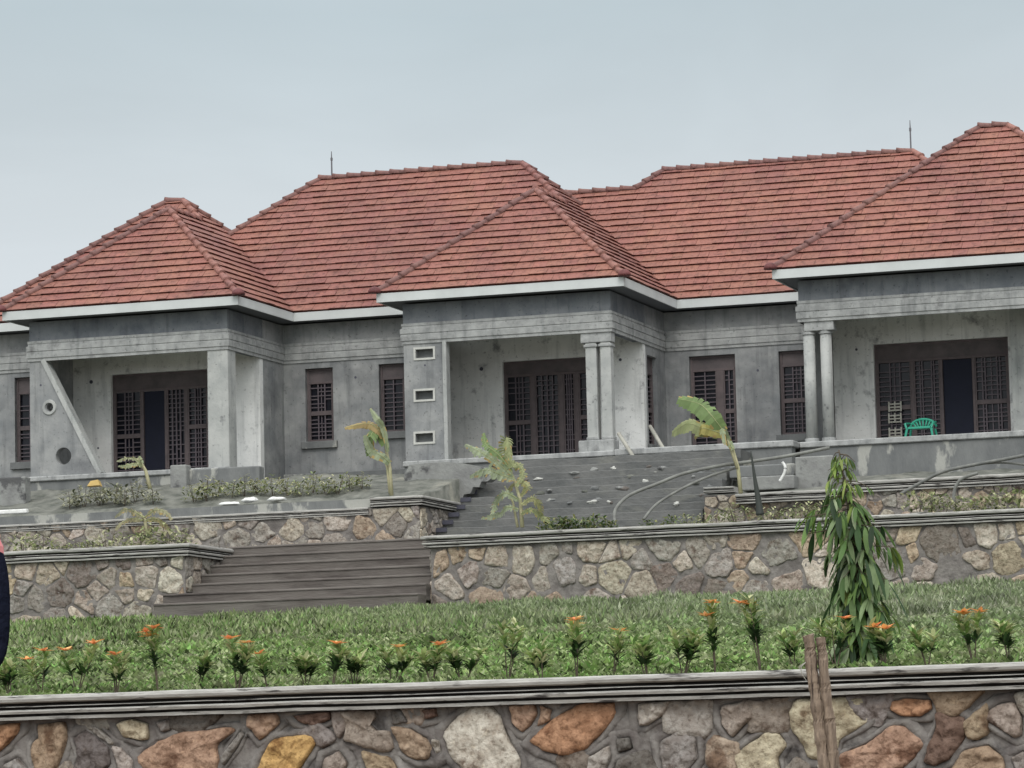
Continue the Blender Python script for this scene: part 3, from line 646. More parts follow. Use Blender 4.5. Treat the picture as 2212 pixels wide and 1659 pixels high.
# -- C porch (right)
YCb = 78.2
rC = pxr(1889, 2181, 735, 950, YCb); rC = (rC[0], rC[1], ZF+.02, rC[3])
wall_x('porch_back_wall', XC1+.2, XC2, ZF-.1, 10.4, YCb, [rC], .2, 'porchwall')
window('window', rC, YCb, [(1.15, 'g2', .46), (.95, 'g4', None), (1.05, 'door', None), (1.1, 'g4', .47)], .36, 'wide grilled opening with an open dark navy doorway behind the green chair', seed=51, bars=.095)
wall_y('side_wall', YCf+.5, YBC, ZF-.3, ZE-.9, XC1, (), .18, 'plaster', -1)
for a_, b_ in ((1739, 1761), (1775, 1798)):
    x = at((a_+b_)/2, 820, YCf+.15).x; rr = .125
    mb = MB(); mb.tube([(x-HL.x, YCf+.17-HL.y, .02), (x-HL.x, YCf+.17-HL.y, ZB-.27-HL.z)], rr, 24); o = mb.build('column', M['smooth'], house, True)
    for k, (za, zb, r2) in enumerate(((.0, .08, .155), (ZB-.30-ZF, ZB-.24-ZF, .15))):
        mb = MB(); mb.tube([(x-HL.x, YCf+.17-HL.y, za), (x-HL.x, YCf+.17-HL.y, zb)], r2, 24); mb.build('column_trim', M['mould'], o)
xa_, xb_ = at(1736, 700, YCf).x, at(1800, 700, YCf).x
mb = MB(); mb.box((xa_-HL.x, YCf+.01-HL.y, ZB-.235-HL.z), (xb_-HL.x, YCf+.33-HL.y, ZB-HL.z)); bevel(mb.build('capital_block', M['mould'], house), .01)
mb = MB(); mb.box((at(2190, 700, YCb).x-HL.x, YCb-.5-HL.y, -.02), (at(2300, 700, YCb).x-HL.x, YCb-.003-HL.y, 3.3)); mb.build('porch_pillar', M['smooth'], house)
wall_y('side_wall', YCf+.225, 84, ZF-.5, ZE, XC2, (), .2, 'plaster', 1)
# -- friezes / beams over the porches
PATH = [(-45, YL), (XA1, YL), (XA1, YA_), (XA2, YA_), (XA2, YAB), (XB1, YAB), (XB1, YBf), (XB2, YBf), (XB2, YBC), (XC1, YBC), (XC1, YCf), (XC2, YCf)]
loc = lambda P: [(p[0]-HL.x, p[1]-HL.y) for p in P]
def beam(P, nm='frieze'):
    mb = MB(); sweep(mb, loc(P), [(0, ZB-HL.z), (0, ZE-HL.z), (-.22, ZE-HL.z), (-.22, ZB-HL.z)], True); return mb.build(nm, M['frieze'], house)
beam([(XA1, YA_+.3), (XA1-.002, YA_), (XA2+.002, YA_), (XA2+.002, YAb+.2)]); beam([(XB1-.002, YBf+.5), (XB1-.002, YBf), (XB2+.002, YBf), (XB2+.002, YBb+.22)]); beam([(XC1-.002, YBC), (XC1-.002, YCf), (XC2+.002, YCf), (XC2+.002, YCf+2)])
cm = MB(); z0 = -HL.z
prof = [(0.001, 9.66+z0), (.028, 9.665+z0), (.03, 9.73+z0), (.052, 9.74+z0), (.055, 9.86+z0), (.042, 9.87+z0), (.042, 9.885+z0), (.058, 9.895+z0), (.06, 10.0+z0), (.03, 10.01+z0), (.024, 10.035+z0), (.02, 10.06+z0), (.034, 10.065+z0), (.034, 10.12+z0), (.001, 10.13+z0)]
sweep(cm, loc(PATH), prof); cm.build('cornice', M['mould'], house)
# porch ceilings and floors
for x0, x1, y0, y1 in ((XA1+.21, XA2-.22, YA_+.22, YAb), (XB1+.22, XB2-.22, YBf+.22, YBb), (XC1+.22, XC2-.22, YCf+.22, YCb)):
    mb = MB(); mb.box((x0-HL.x, y0-HL.y, 10.25-HL.z), (x1-HL.x, y1-HL.y, 10.33-HL.z)); mb.build('porch_ceiling', M['ceil'], house)
for x0, x1, y0, y1, zz in ((XA1-.25, XA2+.02, YA_-.14, YAb+.1, ZF-.025), (XB1-.03, XB2+.04, YBf-.16, YBb+.1, ZF-.02), (XB2+.041, XC1-.06, 75.3, YBC-.003, ZF), (XC1-.05, XC2, YCf-.16, YCb+.1, ZF-.01)):
    mb = MB(); mb.box((x0-HL.x, y0-HL.y, -.14), (x1-HL.x, y1-HL.y, zz-HL.z)); bevel(mb.build('porch_floor', M['mould'], house), .02)
# plinths below
mb = MB(); P = [(-45, YL-.03), (XA1-.1, YL-.03), (XA1-.1, YA_-.08), (XA2+.02, YA_-.08), (XA2+.02, YAB-.04), (XB1, YAB-.04), (XB1, YBf-.10), (XB2+.02, YBf-.10)]
sweep(mb, loc(P), [(0, -1.6), (0, -.145), (-.4, -.145), (-.4, -1.6)], True); mb.build('plinth', M['plinth'], house)
mb = MB(); sweep(mb, loc([(XC1-.05, 79), (XC1-.05, YCf-.1), (XC2, YCf-.1)]), [(0, -1.8), (0, -.145), (-.4, -.145), (-.4, -1.8)], True); mb.build('plinth', M['plinth'], house)
mb = MB(); mb.box((XB2+.06-HL.x, 75.36-HL.y, -1.6), (XC1-.11-HL.x, 75.7-HL.y, -.142)); mb.build('plinth', M['plinth'], house)
# AB base ledge
mb = MB(); mb.box((XA2+.03-HL.x, YAB-.2-HL.y, -.6), (XB1-.01-HL.x, YAB-.045-HL.y, .02)); bevel(mb.build('base_ledge', M['plinth'], house), .015)
# fascia boards, soffits, gutter edge
EO = .45
fm = MB(); sweep(fm, loc(PATH), [(EO, 10.58+z0), (EO, 10.775+z0), (EO-.03, 10.775+z0), (EO-.03, 10.58+z0)], True); fm.build('fascia', M['fascia'], house)
fm = MB(); sweep(fm, loc(PATH), [(EO-.031, 10.60+z0), (-.3, 10.60+z0)]); fm.build('soffit', M['soffit'], house)
# ---- roofs
PIT_ = .88; ZR = 10.79; KS = math.sqrt(1+PIT_**2); CL = .272; TL = .031
def tile_face(mb, mbase, pieces, o, inward, seed):
    """pieces: convex XY polygons on a roof plane whose eave passes through o and which rises towards inward"""
    n = Vector(inward); u = Vector((-n.y, n.x)); O = Vector(o); rg = random.Random(seed)
    Z3 = Vector((-n.x*PIT_, -n.y*PIT_, 1)).normalized()
    def to3(a, s, lift):
        h = s/KS; p = O+u*a+n*h; return (p.x+Z3.x*lift-HL.x, p.y+Z3.y*lift-HL.y, ZR+h*PIT_+Z3.z*lift-HL.z)
    jitc = {}
    for pc in pieces:
        L = [((Vector(p)-O).dot(u), (Vector(p)-O).dot(n)*KS) for p in pc]
        if area(L) < 0: L = L[::-1]
        mbase.add([to3(a, s, -.012) for a, s in L], [tuple(range(len(L)))])
        smin, smax = min(s for a, s in L), max(s for a, s in L)
        k = int(math.floor(smin/CL+1e-6))
        while k*CL < smax-.01:
            s0, s1 = k*CL, (k+1)*CL
            strip = clip(clip(L, 0, -1, -s0), 0, 1, s1)
            if len(strip) >= 3:
                a0 = min(a for a, s in strip); a1 = max(a for a, s in strip)
                r2 = random.Random(seed*1000+k); base = -120+r2.uniform(0, .4); x = base; cuts = []
                while x < a1+.5:
                    wdt = r2.choice([.24, .31, .4, .4]); c = (r2.uniform(.9, 1.1), r2.uniform(-.007, .012)); 
                    if x+wdt > a0: cuts.append((x, x+wdt, c))
                    x += wdt
                for xa, xb, (cv, lf) in cuts:
                    cell = clip(clip(strip, -1, 0, -(xa+.003)), 1, 0, xb-.003)
                    if len(cell) < 3 or abs(area(cell)) < 1e-4: continue
                    T = TL+lf; lift = lambda s: T*(1-(s-s0)/CL)+.006
                    V = [to3(a, s, lift(s)) for a, s in cell]; m = len(cell); F = [tuple(range(m))]
                    V2 = [to3(a, s+.028 if abs(s-s0) < 1e-4 else s, lift(s)-.045) for a, s in cell]
                    F += [(i, m+i, m+(i+1) % m, (i+1) % m) for i in range(m)]
                    cv = 1+(cv-1)*.6; colr = (.275*cv, .116*cv*r2.uniform(.95, 1.05), .084*cv)
                    mb.add(V+V2, F, colr)
            k += 1
def caps(mb, P, Q, r=.075, L=.36, seed=0):
    """barrel ridge tiles from the lower end P up to Q"""
    P, Q = Vector(P)-HL, Vector(Q)-HL; d = Q-P; n = max(1, round(d.length/L)); t = d.normalized(); rg = random.Random(seed)
    a = t.cross(Vector((0, 0, 1))).normalized(); b_ = a.cross(t)
    for i in range(n):
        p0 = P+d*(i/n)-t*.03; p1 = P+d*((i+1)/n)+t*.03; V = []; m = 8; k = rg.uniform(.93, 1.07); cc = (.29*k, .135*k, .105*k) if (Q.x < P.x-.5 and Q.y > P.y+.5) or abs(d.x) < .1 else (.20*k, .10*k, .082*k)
        for p, rr, up in ((p0, r*1.15, .03), (p0+t*.09, r*1.02, .02), (p1, r*.86, -.005)):
            for j in range(m+1):
                q = math.pi*(-.12+1.24*j/m); V.append(p+a*math.cos(q)*rr*1.05+b_*(math.sin(q)*rr+up-.02))
        F = []
        for s in range(2):
            for j in range(m): F.append((s*(m+1)+j, (s+1)*(m+1)+j, (s+1)*(m+1)+j+1, s*(m+1)+j+1))
        F.append(tuple(range(m+1)))
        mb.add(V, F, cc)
def endcap(mb, P, r=.15):
    P = Vector(P)-HL; V = []; F = []; m = 12
    for i in range(5):
        for j in range(m): q = 2*math.pi*j/m; e = math.pi*i/8; V.append((P.x+r*math.cos(q)*math.cos(e), P.y+r*math.sin(q)*math.cos(e), P.z+r*math.sin(e)))
    for i in range(4):
        for j in range(m): F.append((i*m+j, i*m+(j+1) % m, (i+1)*m+(j+1) % m, (i+1)*m+j))
    F.append(tuple(range(m))[::-1]); mb.add(V, F, (.16, .05, .045))
def P3(x, y, ex, ey):        # helper: height of a point known by its run from an eave
    return (x, y, ZR+PIT_*ex+.03)
def roof(label, faces, ridges, ends, seed):
    t = MB(); ba = MB(); cp = MB()
    for i, (pcs, o, inn) in enumerate(faces): tile_face(t, ba, pcs, o, inn, seed+i*3)
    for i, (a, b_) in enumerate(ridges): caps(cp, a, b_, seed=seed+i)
    for e in ends: endcap(cp, e)
    r = t.build('roof', M['tile'], house, False, True); r['label'] = label
    ba.build('underlay', M['tilebase'], r); cp.build('ridge_cap', M['tile'], r, True, True)
    return r
# block A
x1, x2, yf, yr = XA1-EO, XA2+EO, YA_-EO, YL-EO; w_ = (x2-x1)/2; mx_ = (x1+x2)/2; DA = 3.56
yb = yr+2*DA; xml, xmr = -34.43, x2-DA; xl = xml-DA
hA = lambda run: ZR+PIT_*run
roof('left red tiled hipped roof over the porch with the slanting wall', [
    ([[(x1, yf), (x2, yf), (mx_, yf+w_)]], (0, yf), (0, 1)),
    ([[(x1, yf), (mx_, yf+w_), (mx_, yr+w_), (x1, yr)]], (x1, 0), (1, 0)),
    ([[(x2, yf), (x2, yr), (mx_, yr+w_), (mx_, yf+w_)], [(x2, yr), (x2, yb), (xmr, yr+DA)]], (x2, 0), (-1, 0)),
    ([[(xl, yr), (x2, yr), (xmr, yr+DA), (xml, yr+DA)]], (0, yr), (0, 1)),
    ([[(xl, yb), (xml, yr+DA), (xl, yr)]], (xl, 0), (1, 0)),
    ([[(xl, yb), (x2, yb), (xmr, yr+DA), (xml, yr+DA)]], (0, yb), (0, -1))],
    [((x1, yf, ZR+.03), (mx_, yf+w_, hA(w_)+.03)), ((x2, yf, ZR+.03), (mx_, yf+w_, hA(w_)+.03)), ((mx_, yf+w_, hA(w_)+.03), (mx_, yr+w_, hA(w_)+.03)),
     ((mx_, yr+w_, hA(w_)+.03), (xmr, yr+DA, hA(DA)+.03)), ((xml, yr+DA, hA(DA)+.03), (xmr, yr+DA, hA(DA)+.03)), ((xl, yr, ZR+.03), (xml, yr+DA, hA(DA)+.03)), ((x2, yb, ZR+.03), (xmr, yr+DA, hA(DA)+.03)), ((xl, yb, ZR+.03), (xml, yr+DA, hA(DA)+.03))],
    [(x2+.03, yf-.03, ZR), (x1-.03, yf-.03, ZR)], 100)
# block B
x1, x2, yf, yr = XB1-EO, XB2+EO, YBf-EO, YAB-EO; w_ = (x2-x1)/2; mx_ = (x1+x2)/2; DB = 4.31
yb = yr+2*DB; xml, xmr = -31.39, x2-DB; xl = xml-DB; RB = (xml, yr+DB, hA(DB))
roof('central red tiled hipped roof, its ridge carrying the left lightning rod', [
    ([[(x1, yf), (x2, yf), (mx_, yf+w_)]], (0, yf), (0, 1)),
    ([[(x1, yf), (mx_, yf+w_), (mx_, yr+w_), (x1, yr)]], (x1, 0), (1, 0)),
    ([[(x2, yf), (x2, yr), (mx_, yr+w_), (mx_, yf+w_)], [(x2, yr), (x2, yb), (xmr, yr+DB)]], (x2, 0), (-1, 0)),
    ([[(xl, yr), (x2, yr), (xmr, yr+DB), (xml, yr+DB)]], (0, yr), (0, 1)),
    ([[(xl, yb), (xml, yr+DB), (xl, yr)]], (xl, 0), (1, 0)),
    ([[(xl, yb), (x2, yb), (xmr, yr+DB), (xml, yr+DB)]], (0, yb), (0, -1))],
    [((x1, yf, ZR+.03), (mx_, yf+w_, hA(w_)+.03)), ((x2, yf, ZR+.03), (mx_, yf+w_, hA(w_)+.03)), ((mx_, yf+w_, hA(w_)+.03), (mx_, yr+w_, hA(w_)+.03)),
     ((mx_, yr+w_, hA(w_)+.03), (xmr, yr+DB, hA(DB)+.03)), ((xml, yr+DB, hA(DB)+.03), (xmr, yr+DB, hA(DB)+.03)), ((xl, yr, ZR+.03), (xml, yr+DB, hA(DB)+.03)), ((x2, yb, ZR+.03), (xmr, yr+DB, hA(DB)+.03)), ((xl, yb, ZR+.03), (xml, yr+DB, hA(DB)+.03))],
    [(x2+.03, yf-.03, ZR), (x1-.03, yf-.03, ZR)], 200)
# connecting roof between B and C
yr = YBC-EO; D = 4.2; Dl = 3.65; e1, e2 = -23.33, -17.24; l2x = e1-(D-Dl); RE = (e2, yr+D, hA(D))
roof('long red tiled roof between the central and right porches, with a low and a high ridge', [
    ([[(l2x, yr), (e2+D, yr), (e2, yr+D), (e1, yr+D), (l2x, yr+Dl)], [(-28, yr), (l2x, yr), (l2x, yr+Dl), (-28, yr+Dl)]], (0, yr), (0, 1)),
    ([[(e2+D, yr), (e2+D, yr+2*D), (e2, yr+D)]], (e2+D, 0), (-1, 0)),
    ([[(l2x, yr+Dl), (e1, yr+D), (l2x, yr+D*2-Dl)]], (e1-D, 0), (1, 0)),
    ([[(l2x, yr+2*D), (e2+D, yr+2*D), (e2, yr+D), (e1, yr+D), (l2x, yr+D+(D-Dl))]], (0, yr+2*D), (0, -1)),
    ([[(-28, yr+2*Dl), (l2x, yr+2*Dl), (l2x, yr+Dl), (-28, yr+Dl)]], (0, yr+2*Dl), (0, -1))],
    [((-27, yr+Dl, hA(Dl)+.03), (l2x, yr+Dl, hA(Dl)+.03)), ((l2x, yr+Dl, hA(Dl)+.03), (e1, yr+D, hA(D)+.03)), ((e1, yr+D, hA(D)+.03), (e2, yr+D, hA(D)+.03)), ((e2+D, yr, ZR+.03), (e2, yr+D, hA(D)+.03))], [], 300)
# block C
x1, yf = XC1-EO, YCf-EO; D = 3.875; xr_, xe = -14.885, -14.25; x2 = xe+D; yb = yf+2*D
roof('right red tiled hipped roof over the porch with the green chair', [
    ([[(x1, yf), (x2, yf), (xe, yf+D), (xr_, yf+D)]], (0, yf), (0, 1)),
    ([[(x1, yf), (xr_, yf+D), (x1, yb)]], (x1, 0), (1, 0)),
    ([[(x2, yf), (x2, yb), (xe, yf+D)]], (x2, 0), (-1, 0)),
    ([[(x1, yb), (x2, yb), (xe, yf+D), (xr_, yf+D)]], (0, yb), (0, -1))],
    [((x1, yf, ZR+.03), (xr_, yf+D, hA(D)+.03)), ((xr_, yf+D, hA(D)+.03), (xe, yf+D, hA(D)+.03)), ((x2, yf, ZR+.03), (xe, yf+D, hA(D)+.03)), ((x1, yb, ZR+.03), (xr_, yf+D, hA(D)+.03)), ((x2, yb, ZR+.03), (xe, yf+D, hA(D)+.03))],
    [(x1-.03, yf-.03, ZR), (x2+.03, yf-.03, ZR)], 400)
# back wall of the house
mb = MB(); mb.box((-45-HL.x, 84.6-HL.y, -.4), (XC2-HL.x, 84.8-HL.y, ZE-HL.z)); mb.build('back_wall', M['plaster'], house)
for px, py, Y, rr in ((197, 825, YAb, .045), (1040, 797, YBb, .045), (768, 815, YAB, .03), (1340, 777, YBb, .035), (1637, 800, YBC, .03), (88, 832, YA_, .025), (212, 968, YAb, .025), (918, 789, YBf, .022), (1850, 755, YCb, .03)):
    p = at(px, py, Y); mb = MB(); mb.tube([(p.x-HL.x, Y-.004-HL.y, p.z-HL.z), (p.x-HL.x, Y+.01-HL.y, p.z-HL.z)], rr, 9); mb.build('scaffold_hole_disc', M['lead'], house)  # dark discs set on the wall in place of the holes' shaded depth
# ------------------------------------------------------------------ lightning rods
for (px, yt, yb_, Pt, lb) in ((717, 334, 384, RB, 'thin lightning rod on the left end of the central roof ridge'), (1968, 271, 330, RE, 'thin lightning rod on the right end of the long roof ridge')):
    Y = Pt[1]; a = at(px, yb_, Y); t_ = at(px, yt, Y)
    r = MB(); r.tube([(0, 0, -.12), (0, 0, (t_.z-a.z)*.62), (0, 0, t_.z-a.z)], [.02, .018, .008], 6); r.tube([(-.0, 0, (t_.z-a.z)*.6), (0, 0, (t_.z-a.z)*.72)], .028, 6)
    o = r.build('lightning_rod', M['rod']); o.location = (a.x, Y, hA(0)+(Pt[2]-hA(0))+.1); tag(o, lb, 'lightning rod', 'lightning rods on the roof ridges')
# ------------------------------------------------------------------ grass on the slope
def lin(*c): return tuple(c)
GR = [(.27, .40, .12), (.37, .50, .16), (.24, .33, .11), (.46, .55, .24), (.34, .40, .18), (.52, .57, .31), (.08, .11, .04), (.31, .55, .14)]
GRF = [(.36, .45, .22), (.42, .50, .27), (.46, .50, .33), (.33, .41, .20), (.44, .47, .31), (.26, .33, .15)]
def lawn_grass(n, seed):
    rg = np.random.default_rng(seed); V = []; C = []
    vs = np.zeros((n, 4, 3)); 
    Y = YW+.42+(rg.random(n)**1.35)*(YM-.1-YW-.42); 
    k0 = math.tan(YAW); X = -Y*math.tan(YAW)+(rg.random(n)-.5)*(Y*.32+3)
    th = rg.random(n)*6.283; h = (.04+.07*rg.random(n))*(1+.6*(Y > 50)); wd = .018+.032*rg.random(n)*(Y < 50)+.012*(Y >= 50)*rg.random(n); lean = .02+.10*rg.random(n)
    Z = .86+(Y-YW-.3)*.0725
    for i in range(n):
        h[i] *= 1+.9*max(-.4, hashn(X[i]*1.4, Y[i]*.7, 21)); Z[i] += .05*hashn(X[i]*.35, Y[i]*.35)+.02*hashn(X[i]*1.3, Y[i]*1.3, 4)
    cx, sy = np.cos(th), np.sin(th)
    # leaf = quad: base, side, tip, side
    bx = np.stack([X, Y, Z-.01], 1); dirv = np.stack([cx, sy, 0*cx], 1); sid = np.stack([-sy, cx, 0*cx], 1)
    up = np.zeros((n, 3)); up[:, 2] = h
    vs[:, 0] = bx; vs[:, 1] = bx+up*.55+dirv*(lean*.5)[:, None]-sid*wd[:, None]; vs[:, 3] = bx+up*.6+dirv*(lean*.5)[:, None]+sid*wd[:, None]; vs[:, 2] = bx+up+dirv*(lean*1.25)[:, None]
    me = bpy.data.meshes.new('grass'); me.vertices.add(n*4); me.loops.add(n*4); me.polygons.add(n)
    me.vertices.foreach_set('co', vs.reshape(-1)); me.loops.foreach_set('vertex_index', np.arange(n*4)); me.polygons.foreach_set('loop_start', np.arange(n)*4); me.polygons.foreach_set('loop_total', np.full(n, 4))
    me.update(calc_edges=True)
    A = np.array(GR); B_ = np.array(GRF); ia = rg.integers(0, len(A), n); ib = rg.integers(0, len(B_), n)
    far = np.clip((Y-42)/20+(rg.random(n)-.5)*.5+(X+.30*Y)*.12, 0, 1)[:, None]
    pn = np.array([hashn(x*.9, y*.45, 11)+.6*hashn(x*3.1, y*1.6, 12) for x, y in zip(X, Y)])
    dry = np.clip(pn*1.8-.25, 0, 1)[:, None]*rg.random(n)[:, None]; dk = np.clip(-pn*1.2-.25, 0, .35)[:, None]
    c = (A[ia]*(1-far)+B_[ib]*far)*(.70+.6*rg.random(n))[:, None]
    c = (c*(1-dry)+np.array([.44, .44, .27])*dry)*(1-dk)*.86; c = c*.9+c.mean(1)[:, None]*.1
    cc = np.ones((n, 4, 4)); cc[:, :, :3] = c[:, None, :]
    ca = me.color_attributes.new('Col', 'FLOAT_COLOR', 'CORNER'); ca.data.foreach_set('color', cc.reshape(-1).astype(np.float32))
    me.materials.append(M['grass']); o = bpy.data.objects.new('grass', me); COL.objects.link(o)
    return tag(o, 'green ground cover growing all over the slope behind the front wall', 'grass', kind='stuff')
lawn_grass(190000, 4)
# ------------------------------------------------------------------ leaves
def leaf(mb, base, d, up, L, W, bend, color, n=4, fold=.25):
    """a lanceolate leaf: midrib from base along d, bending towards 'bend' vector"""
    base = Vector(base); d = Vector(d).normalized(); V = []; F = []; s = d.cross(Vector(up))
    if s.length < .01: s = d.cross(Vector((1, 0, .2)))
    s.normalize(); nrm = s.cross(d)
    p = base.copy(); cur = d.copy()
    for i in range(n+1):
        t = i/n; wd = W*math.sin(math.pi*min(1, t*.9+.08))**.8 if i < n else 0
        V += [p-s*wd-nrm*(-fold*wd), p, p+s*wd+nrm*fold*wd]
        cur = (cur+Vector(bend)*(1/n)).normalized(); p = p+cur*(L/n)
    for i in range(n):
        a = i*3; F += [(a, a+1, a+4, a+3), (a+1, a+2, a+5, a+4)]
    mb.add(V, F, color)
def vj(c, rg, a=.25): k = 1+rg.uniform(-a, a); return tuple(x*k for x in c)
# ------------------------------------------------------------------ flowering plants along the front wall
def flower_plant(seed, h, spread, dark, nfl):
    rg = random.Random(seed); root = empty('flowering_plant')
    s = MB(); f = MB(); tips = []
    ns = rg.randint(2, 4)
    for i in range(ns):
        a = rg.uniform(0, 6.28); tip = Vector((math.cos(a)*spread*rg.uniform(.25, .7), math.sin(a)*spread*rg.uniform(.2, .5), h*rg.uniform(.7, .95))); mid = tip*.5+Vector((0, 0, h*.08))
        s.tube([(0, 0, -.03), mid*.5, mid, tip], [.008, .007, .005, .003], 5); tips.append(tip)
        for k in range(int(32+dark*14)):
            t = rg.uniform(.38, 1.02); p = mid*2*t*(1-t)+tip*t*t+Vector((0, 0, h*.06)); b_ = rg.uniform(0, 6.28)
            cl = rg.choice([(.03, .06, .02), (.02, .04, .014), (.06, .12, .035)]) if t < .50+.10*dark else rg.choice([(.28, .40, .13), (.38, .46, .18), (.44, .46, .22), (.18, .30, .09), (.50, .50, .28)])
            leaf(f, p, (math.cos(b_), math.sin(b_), rg.uniform(.2, 1.6)), (0, 0, 1), rg.uniform(.08, .17), rg.uniform(.013, .024), (0, 0, -.4), vj(cl, rg), 3)
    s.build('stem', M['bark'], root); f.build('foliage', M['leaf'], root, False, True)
    for i in range(nfl):
        g = MB(); tip = tips[i % ns]+Vector((rg.uniform(-.05, .05), rg.uniform(-.05, .02), .085+.04*(i >= ns)))
        for k in range(9):
            b_ = k*.7+rg.uniform(-.2, .2); leaf(g, tip, (math.cos(b_), math.sin(b_), rg.uniform(.15, .7)), (0, 0, 1), rg.uniform(.08, .13), rg.uniform(.02, .03), (0, 0, -.2), rg.choice([(.82, .33, .12), (.88, .42, .14), (.78, .28, .12), (.85, .50, .20)]), 2)
        g.build('flower', M['flower'], root, False, True)
    return root
def copy_tree(o, parent=None):
    c = o.copy(); COL.objects.link(c); c.parent = parent
    for ch in [x for x in o.children]: copy_tree(ch, c)
    return c
protos = {}
def plant_at(key, x, y, z, rz, sc, label, cat, group):
    nm, args = key
    if key not in protos: protos[key] = nm(*args); o = protos[key]
    else: o = copy_tree(protos[key])
    o.location = (x, y, z); o.rotation_euler = (0, 0, rz); o.scale = (sc, sc, sc); return tag(o, label, cat, group)
# (px, base px y, height in px, flowers, dark)
ROW = [(22, 1488, 66, 0, 1), (90, 1480, 72, 2, 0), (168, 1486, 84, 2, 0), (250, 1480, 76, 1, 0), (342, 1468, 112, 3, 1), (425, 1478, 74, 0, 1), (512, 1472, 92, 2, 1), (580, 1470, 72, 1, 0),
       (660, 1466, 64, 0, 1), (715, 1468, 94, 1, 1), (765, 1464, 66, 0, 1), (850, 1456, 76, 1, 1), (932, 1450, 72, 1, 0), (1000, 1453, 70, 0, 1), (1096, 1440, 106, 0, 0), (1172, 1455, 72, 0, 0), (1246, 1452, 118, 2, 1), (1322, 1448, 96, 1, 0),
       (1398, 1446, 76, 0, 0), (1475, 1450, 84, 0, 1), (1546, 1448, 122, 2, 1), (1645, 1450, 150, 2, 1), (1716, 1444, 76, 0, 0), (1806, 1440, 96, 1, 0), (1912, 1440, 74, 2, 1), (2004, 1438, 70, 0, 0), (2104, 1434, 106, 3, 0), (2182, 1430, 88, 0, 1)]
LAB = ['bushy and flowerless, at the left edge', 'low, with pale orange flower, second from the left edge', 'with a broad orange flower head, third from the left edge', 'small, with one orange flower, left of the tallest left plant', 'tallest of the left half, with three orange flowers', 'dark, flowerless, right of the tallest left plant', 'dark bushy, with two small orange flowers', 'slim yellowish, below the left middle wall',
       'dark and low, below the left end of the steps', 'with one red-orange flower, in front of the brown steps', 'dark and flowerless, in front of the middle of the steps', 'dark stemmed with orange flower, before the right part of the steps', 'thin, with one orange flower, just right of the steps', 'dark rounded with a thin bare stem, no flower', 'tall pale yellow-green, without flowers', 'dark thin stemmed, left of the star-flowered plant', 'with star-shaped orange flowers near the centre', 'pale yellowish, with one small flower, near the centre', 'slender and sparse, right of centre', 'dark rounded, flowerless, right of centre', 'tall, with two bright orange flowers side by side', 'tallest of the row, left of the wooden post', 'small, right against the wooden post', 'between the wooden post and the young tree', 'at the foot of the young tree with a wide orange flower', 'low and flowerless, right of the young tree', 'with three orange flowers, near the right edge', 'tall dark, at the right edge']
for i, ((px, py, hh, nf, dk), lb) in enumerate(zip(ROW, LAB)):
    Y = YW+.62+.28*(i % 3); Ph = hh/(FPX/34.5)*1.25; p = at(px, py, Y)
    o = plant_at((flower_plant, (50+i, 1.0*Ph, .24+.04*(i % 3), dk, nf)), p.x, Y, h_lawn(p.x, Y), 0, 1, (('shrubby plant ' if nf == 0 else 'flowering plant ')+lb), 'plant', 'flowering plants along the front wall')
# ------------------------------------------------------------------ little shrubs in the beds
def shrub(seed, h, w2, pal):
    rg = random.Random(seed); root = empty('small_shrub'); f = MB(); s = MB()
    PALS = {'y': [(.40, .42, .22), (.50, .48, .30), (.28, .33, .15), (.10, .12, .05), (.46, .44, .30)], 'd': [(.08, .09, .05), (.32, .32, .22), (.42, .41, .31), (.46, .44, .33)], 'g': [(.08, .14, .04), (.16, .20, .08), (.28, .28, .12), (.06, .09, .03)]}[pal]
    for k in range(3): a = rg.uniform(0, 6.28); s.tube([(0, 0, -.05), (math.cos(a)*w2*.4, math.sin(a)*w2*.3, h*.8)], [.008, .004], 4)
    for k in range(90):
        a = rg.uniform(0, 6.28); r = w2*math.sqrt(rg.random()); z = h*rg.uniform(.15, .9)*(1-.35*r/w2); b_ = rg.uniform(0, 6.28)
        leaf(f, (r*math.cos(a), r*math.sin(a)*.8, z), (math.cos(b_), math.sin(b_), rg.uniform(.1, 1.3)), (0, 0, 1), rg.uniform(.07, .15), rg.uniform(.015, .03), (0, 0, -.5), vj(rg.choice(PALS), rg), 3)
    s.build('stem', M['bark'], root); f.build('foliage', M['leaf'], root, False, True); return root
def shrub_row(xs_, ypx, Y, hf, hts, pal, where, group, seed):
    rg = random.Random(seed); n = len(xs_)
    for i, px in enumerate(xs_):
        yy = Y+rg.uniform(-.2, .3); p = at(px, ypx(px), yy); k = rg.randrange(4)
        pos = 'leftmost' if i == 0 else 'rightmost' if i == n-1 else None
        ordn = ['first', 'second', 'third', 'fourth', 'fifth', 'sixth', 'seventh', 'eighth', 'ninth', 'tenth', 'eleventh', 'twelfth', 'thirteenth', 'fourteenth', 'fifteenth', 'sixteenth', 'seventeenth', 'eighteenth', 'nineteenth', 'twentieth'][i]
        lb = f"small {'yellowish' if pal=='y' else 'greyish' if pal=='d' else 'green'} shrub {where}, "+((pos) if pos else ordn+' from the left')
        plant_at((shrub, (seed*10+k, hts*1.55, hts*1.0, pal)), p.x, yy, hf(p.x, yy)-.02, rg.uniform(0, 6), rg.uniform(.75, 1.25), lb, 'shrub', group)
shrub_row([152, 182, 214, 246, 268, 292, 330], lambda x: 1080, 71.2, h_up, .30, 'd', 'on the bank under the left porch', 'shrubs on the bank under the left porch', 3)
shrub_row([420, 446, 470, 500, 528, 556, 590, 622, 648, 676, 704, 730, 756, 782], lambda x: 1075, 71.4, h_up, .32, 'y', 'in the row below the two narrow windows', 'shrubs in the row below the two narrow windows', 4)
